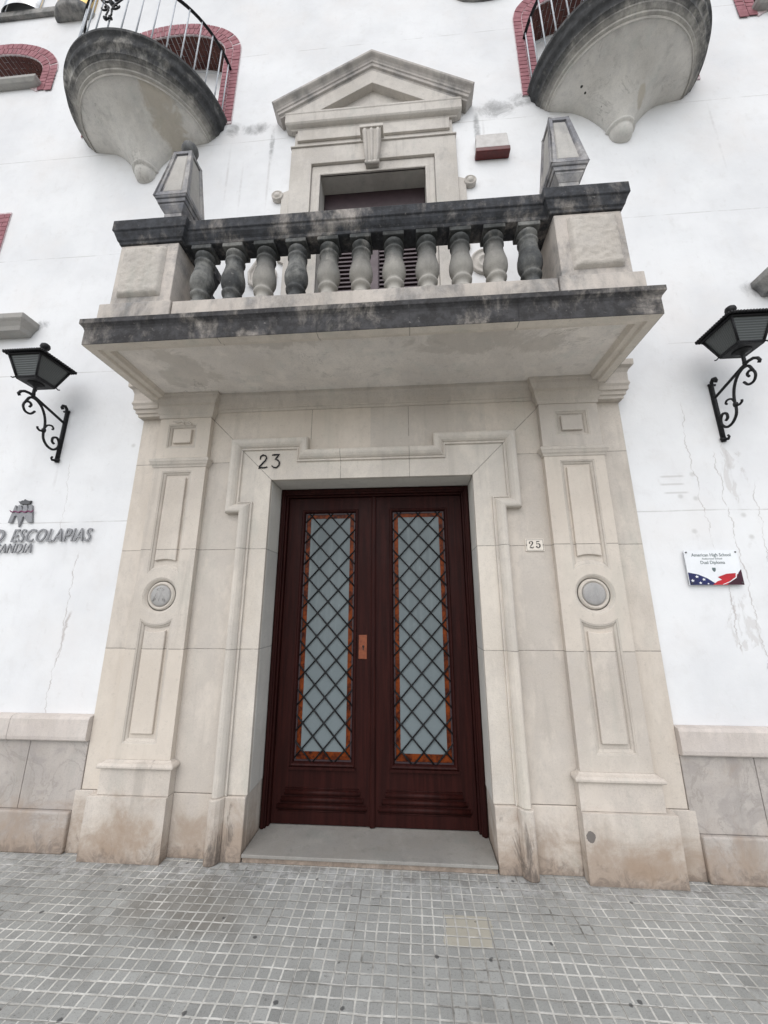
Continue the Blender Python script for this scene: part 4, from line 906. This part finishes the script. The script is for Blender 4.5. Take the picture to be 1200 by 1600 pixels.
# ---------------------------------------------------------------- steel lettering and crest
g=empty('school_sign',(-2.75,0,2.2)); tag(g,'steel lettering reading O ESCOLAPIAS GANDIA with a crowned monogram, on the white wall','sign')
SL=(-2.75,0,2.2)
text('O',.163,-3.268,2.213,-.012,'steel','letters',g,.010,.22,.0018,'CENTER',.9,SL)
text('ESCOLAPIAS',.163,-3.135,2.213,-.012,'steel','letters',g,.010,.22,.0008,'LEFT',.745,SL,1.11)
text('GANDIA',.118,-3.285,2.118,-.012,'steel','letters',g,.010,.22,.0,'LEFT',.76,SL,1.10)
mg=MB(); ox,oz=-3.115,2.372
def off(m,x,y,z): m.v=[(a-x,b-y,c-z) for a,b,c in m.v]; return m
def lg_(cx,cy):
    px,py=cx/7.5,740+cy/7.5; return (-3.178+(px-18)*.0061-(820-py)*.0015, 2.371+(820-py)*.0059)
poly=[(115,582),(162,582),(194,505),(216,500),(226,520),(240,636),(262,585),(296,505),(345,582),(396,582),(400,380),(372,378),(348,448),(338,380),(306,378),(284,448),(272,380),(243,378),(222,448),(214,410),(215,380),(203,380)]
mg.plate([lg_(*q) for q in poly],(),-.020,-.004); off(mg,*SL).build('monogram','steel',g,.002,1)
cr=MB(); cr.plate([lg_(*q) for q in [(262,370),(368,370),(376,352),(392,328),(362,332),(344,322),(330,326),(316,309),(302,326),(286,322),(270,334),(240,334),(254,352)]],(),-.020,-.004); off(cr,*SL).build('crown','lead',g,.002,1)
pl=MB(); pl.ribbon([lg_(150+i*17,440+(18 if 0<i<16 else 0)+8*sin(i*1.4)*(1 if 1<i<15 else 0)) for i in range(17)],[.003]+[.010]*15+[.003],-.0275,-.0205); off(pl,*SL).build('purple_band','purple',g)

# plaque
PL=(2.56,0,1.81); q=empty('school_plaque',PL); tag(q,'small white plaque with a flag image, screwed to the wall below the right lamp','plaque')
m=MB(); m.plate(rect(2.372,2.748,1.812,2.068),(),-.028,-.020); off(m,*PL).build('plate','white',q,.001,1)
yp=-.0282
def pp(poly,mat,name,y=yp,t=.0006):
    m=MB(); m.plate(poly,(),y-t,y); return off(m,*PL).build(name,mat,q)
pp([(2.373,1.813),(2.565,1.813),(2.50,1.862),(2.44,1.89),(2.373,1.905)],'navy','flag_canton')
pp([(2.53,1.8131),(2.747,1.8131),(2.747,1.87),(2.70,1.898),(2.64,1.893),(2.575,1.87),(2.60,1.85),(2.568,1.84)],'red','flag_stripe',yp-.0007)
pp([(2.628,1.8132),(2.7465,1.8132),(2.7465,1.925),(2.728,1.905),(2.705,1.87),(2.66,1.84)],'maroon','flag_fold',yp-.0014)
m=MB(); m.ribbon([(2.60,1.816),(2.65,1.835),(2.70,1.866),(2.705,1.89),(2.715,1.90),(2.728,1.912)],[.004,.005,.007,.008,.008,.004],yp-.0030,yp-.0022); off(m,*PL).build('flag_white_stripe','white',q)
m=MB()
for (x,z,r_) in((2.43,1.873,.015),(2.475,1.853,.014),(2.395,1.845,.015),(2.447,1.828,.013),(2.50,1.822,.009)):
    m.plate([(x+(r_ if i%2==0 else r_*.42)*sin(i*PI/5),z+(r_ if i%2==0 else r_*.42)*cos(i*PI/5)*.8) for i in range(10)],(),yp-.0016,yp-.0008)
off(m,*PL).build('stars','white',q)
m=MB(); m.plate([(2.548,1.938),(2.572,1.938),(2.572,1.922),(2.567,1.912),(2.56,1.907),(2.553,1.912),(2.548,1.922)],(),yp-.0008,yp); off(m,*PL).build('shield','text',q)
text('American High School',.0335,2.56,2.022,yp,'text','print',q,.0008,0,.0003,'CENTER',.92,PL)
text('Authorized School',.019,2.562,1.999,yp,'text','print',q,.0008,0,0,'CENTER',1.,PL)
text('Dual Diploma',.0335,2.56,1.966,yp,'text','print',q,.0008,0,.0003,'CENTER',.92,PL)
m=MB()
for x,z in((2.386,2.053),(2.734,2.053),(2.386,1.828),(2.734,1.828)): m.lathe((x,-.0302,z),[(.0055,-.004),(.0055,.003),(.003,.005),(.0001,.005)],12,axis='Y',capb=False); m.lathe((x,-.001,z),[(.004,0),(.004,.0185)],8,axis='Y')
off(m,*PL).build('screws','lead',q)

# number 25 tile
T=(1.286,-.026,2.076); q=empty('house_number_tile',T); tag(q,'cream tile with the number 25 in black, on the stone right of the door','number tile')
m=MB(); m.plate(rect(1.216,1.356,2.076,2.172),(),-.036,-.0265); off(m,*T).build('tile','tile',q,.002,2)
m=MB(); m.plate(rect(1.222,1.350,2.082,2.166),[rect(1.2245,1.3475,2.0845,2.1635)],-.0368,-.0362)
for x in(1.2235,1.3485): m.lathe((x,-.0362,2.124),[(.0045,0),(.0045,.001),(.0001,.0011)],10,axis='Y',capb=False)
off(m,*T).build('tile_border','ink',q)
m=MB(); Y0,Y1=-.0372,-.0362
m.ribbon([(1.247,2.140),(1.2475,2.149),(1.2555,2.1535),(1.2655,2.1515),(1.2705,2.143),(1.2675,2.133),(1.258,2.122),(1.249,2.111),(1.2465,2.104)],[.008,.005,.0035,.007,.010,.009,.006,.004,.003],Y0,Y1)
m.ribbon([(1.2465,2.1025),(1.257,2.104),(1.268,2.101),(1.274,2.106),(1.2755,2.113)],[.004,.009,.008,.005,.002],Y0-.0006,Y0-.0001)
m.lathe((1.2475,Y1-.0005,2.1395),[(.0058,0),(.0058,.0012),(.0001,.0013)],12,axis='Y',capb=False)
m.ribbon([(1.325,2.1545),(1.314,2.1505),(1.301,2.1515)],[.002,.007,.008],Y0-.0006,Y0-.0001)
m.ribbon([(1.3005,2.1535),(1.299,2.142),(1.2985,2.130)],[.003,.003,.003],Y0-.0012,Y0-.0007)
m.ribbon([(1.2985,2.129),(1.306,2.1345),(1.317,2.1335),(1.3235,2.124),(1.322,2.111),(1.312,2.1015),(1.302,2.1025),(1.2975,2.110)],[.002,.004,.007,.0105,.010,.006,.005,.007],Y0-.0018,Y0-.0013)
m.lathe((1.2985,Y1-.0015,2.1115),[(.0056,0),(.0056,.0012),(.0001,.0013)],12,axis='Y',capb=False)
off(m,*T).build('numerals','ink',q)
# number 23 in iron
T=(-.868,-.042,2.81); q=empty('house_number',T); tag(q,'black iron numerals 23 fixed to the architrave above the left of the door','house number')
for nm,ps in (('numeral',[(-.952,2.902),(-.948,2.925),(-.928,2.938),(-.905,2.930),(-.895,2.908),(-.905,2.885),(-.93,2.858),(-.952,2.832),(-.958,2.818),(-.935,2.822),(-.912,2.820),(-.888,2.826)]),
              ('numeral',[(-.845,2.934),(-.82,2.937),(-.785,2.938),(-.80,2.918),(-.818,2.895),(-.797,2.888),(-.780,2.868),(-.782,2.838),(-.803,2.818),(-.828,2.820),(-.843,2.835)])):
    m=MB(); m.tube([(x,-.050,z) for x,z in ps],[.0045]+[.0062]*(len(ps)-2)+[.0045],8); 
    for x,z in (ps[0],ps[-1],ps[len(ps)//2]): m.lathe((x,-.0425,z),[(.005,0),(.005,.008)],8,axis='Y')
    off(m,*T).build(nm,'iron',q)
# alarm box
T=(1.23,0,6.2); q=empty('alarm_box',T); tag(q,'white and dark red alarm box on the wall right of the pediment','alarm box')
m=MB(); m.hexa([(1.085,-.085,6.262),(1.425,-.085,6.262),(1.425,-.001,6.262),(1.085,-.001,6.262)],[(1.095,-.065,6.48),(1.42,-.065,6.48),(1.42,-.001,6.47),(1.095,-.001,6.47)]); off(m,*T).build('cover','boxwhite',q,.01,3)
m=MB(); m.box(1.08,1.43,-.09,-.001,6.205,6.2615); off(m,*T).build('red_base','redbox',q,.008,2)
bpy.context.view_layer.update()
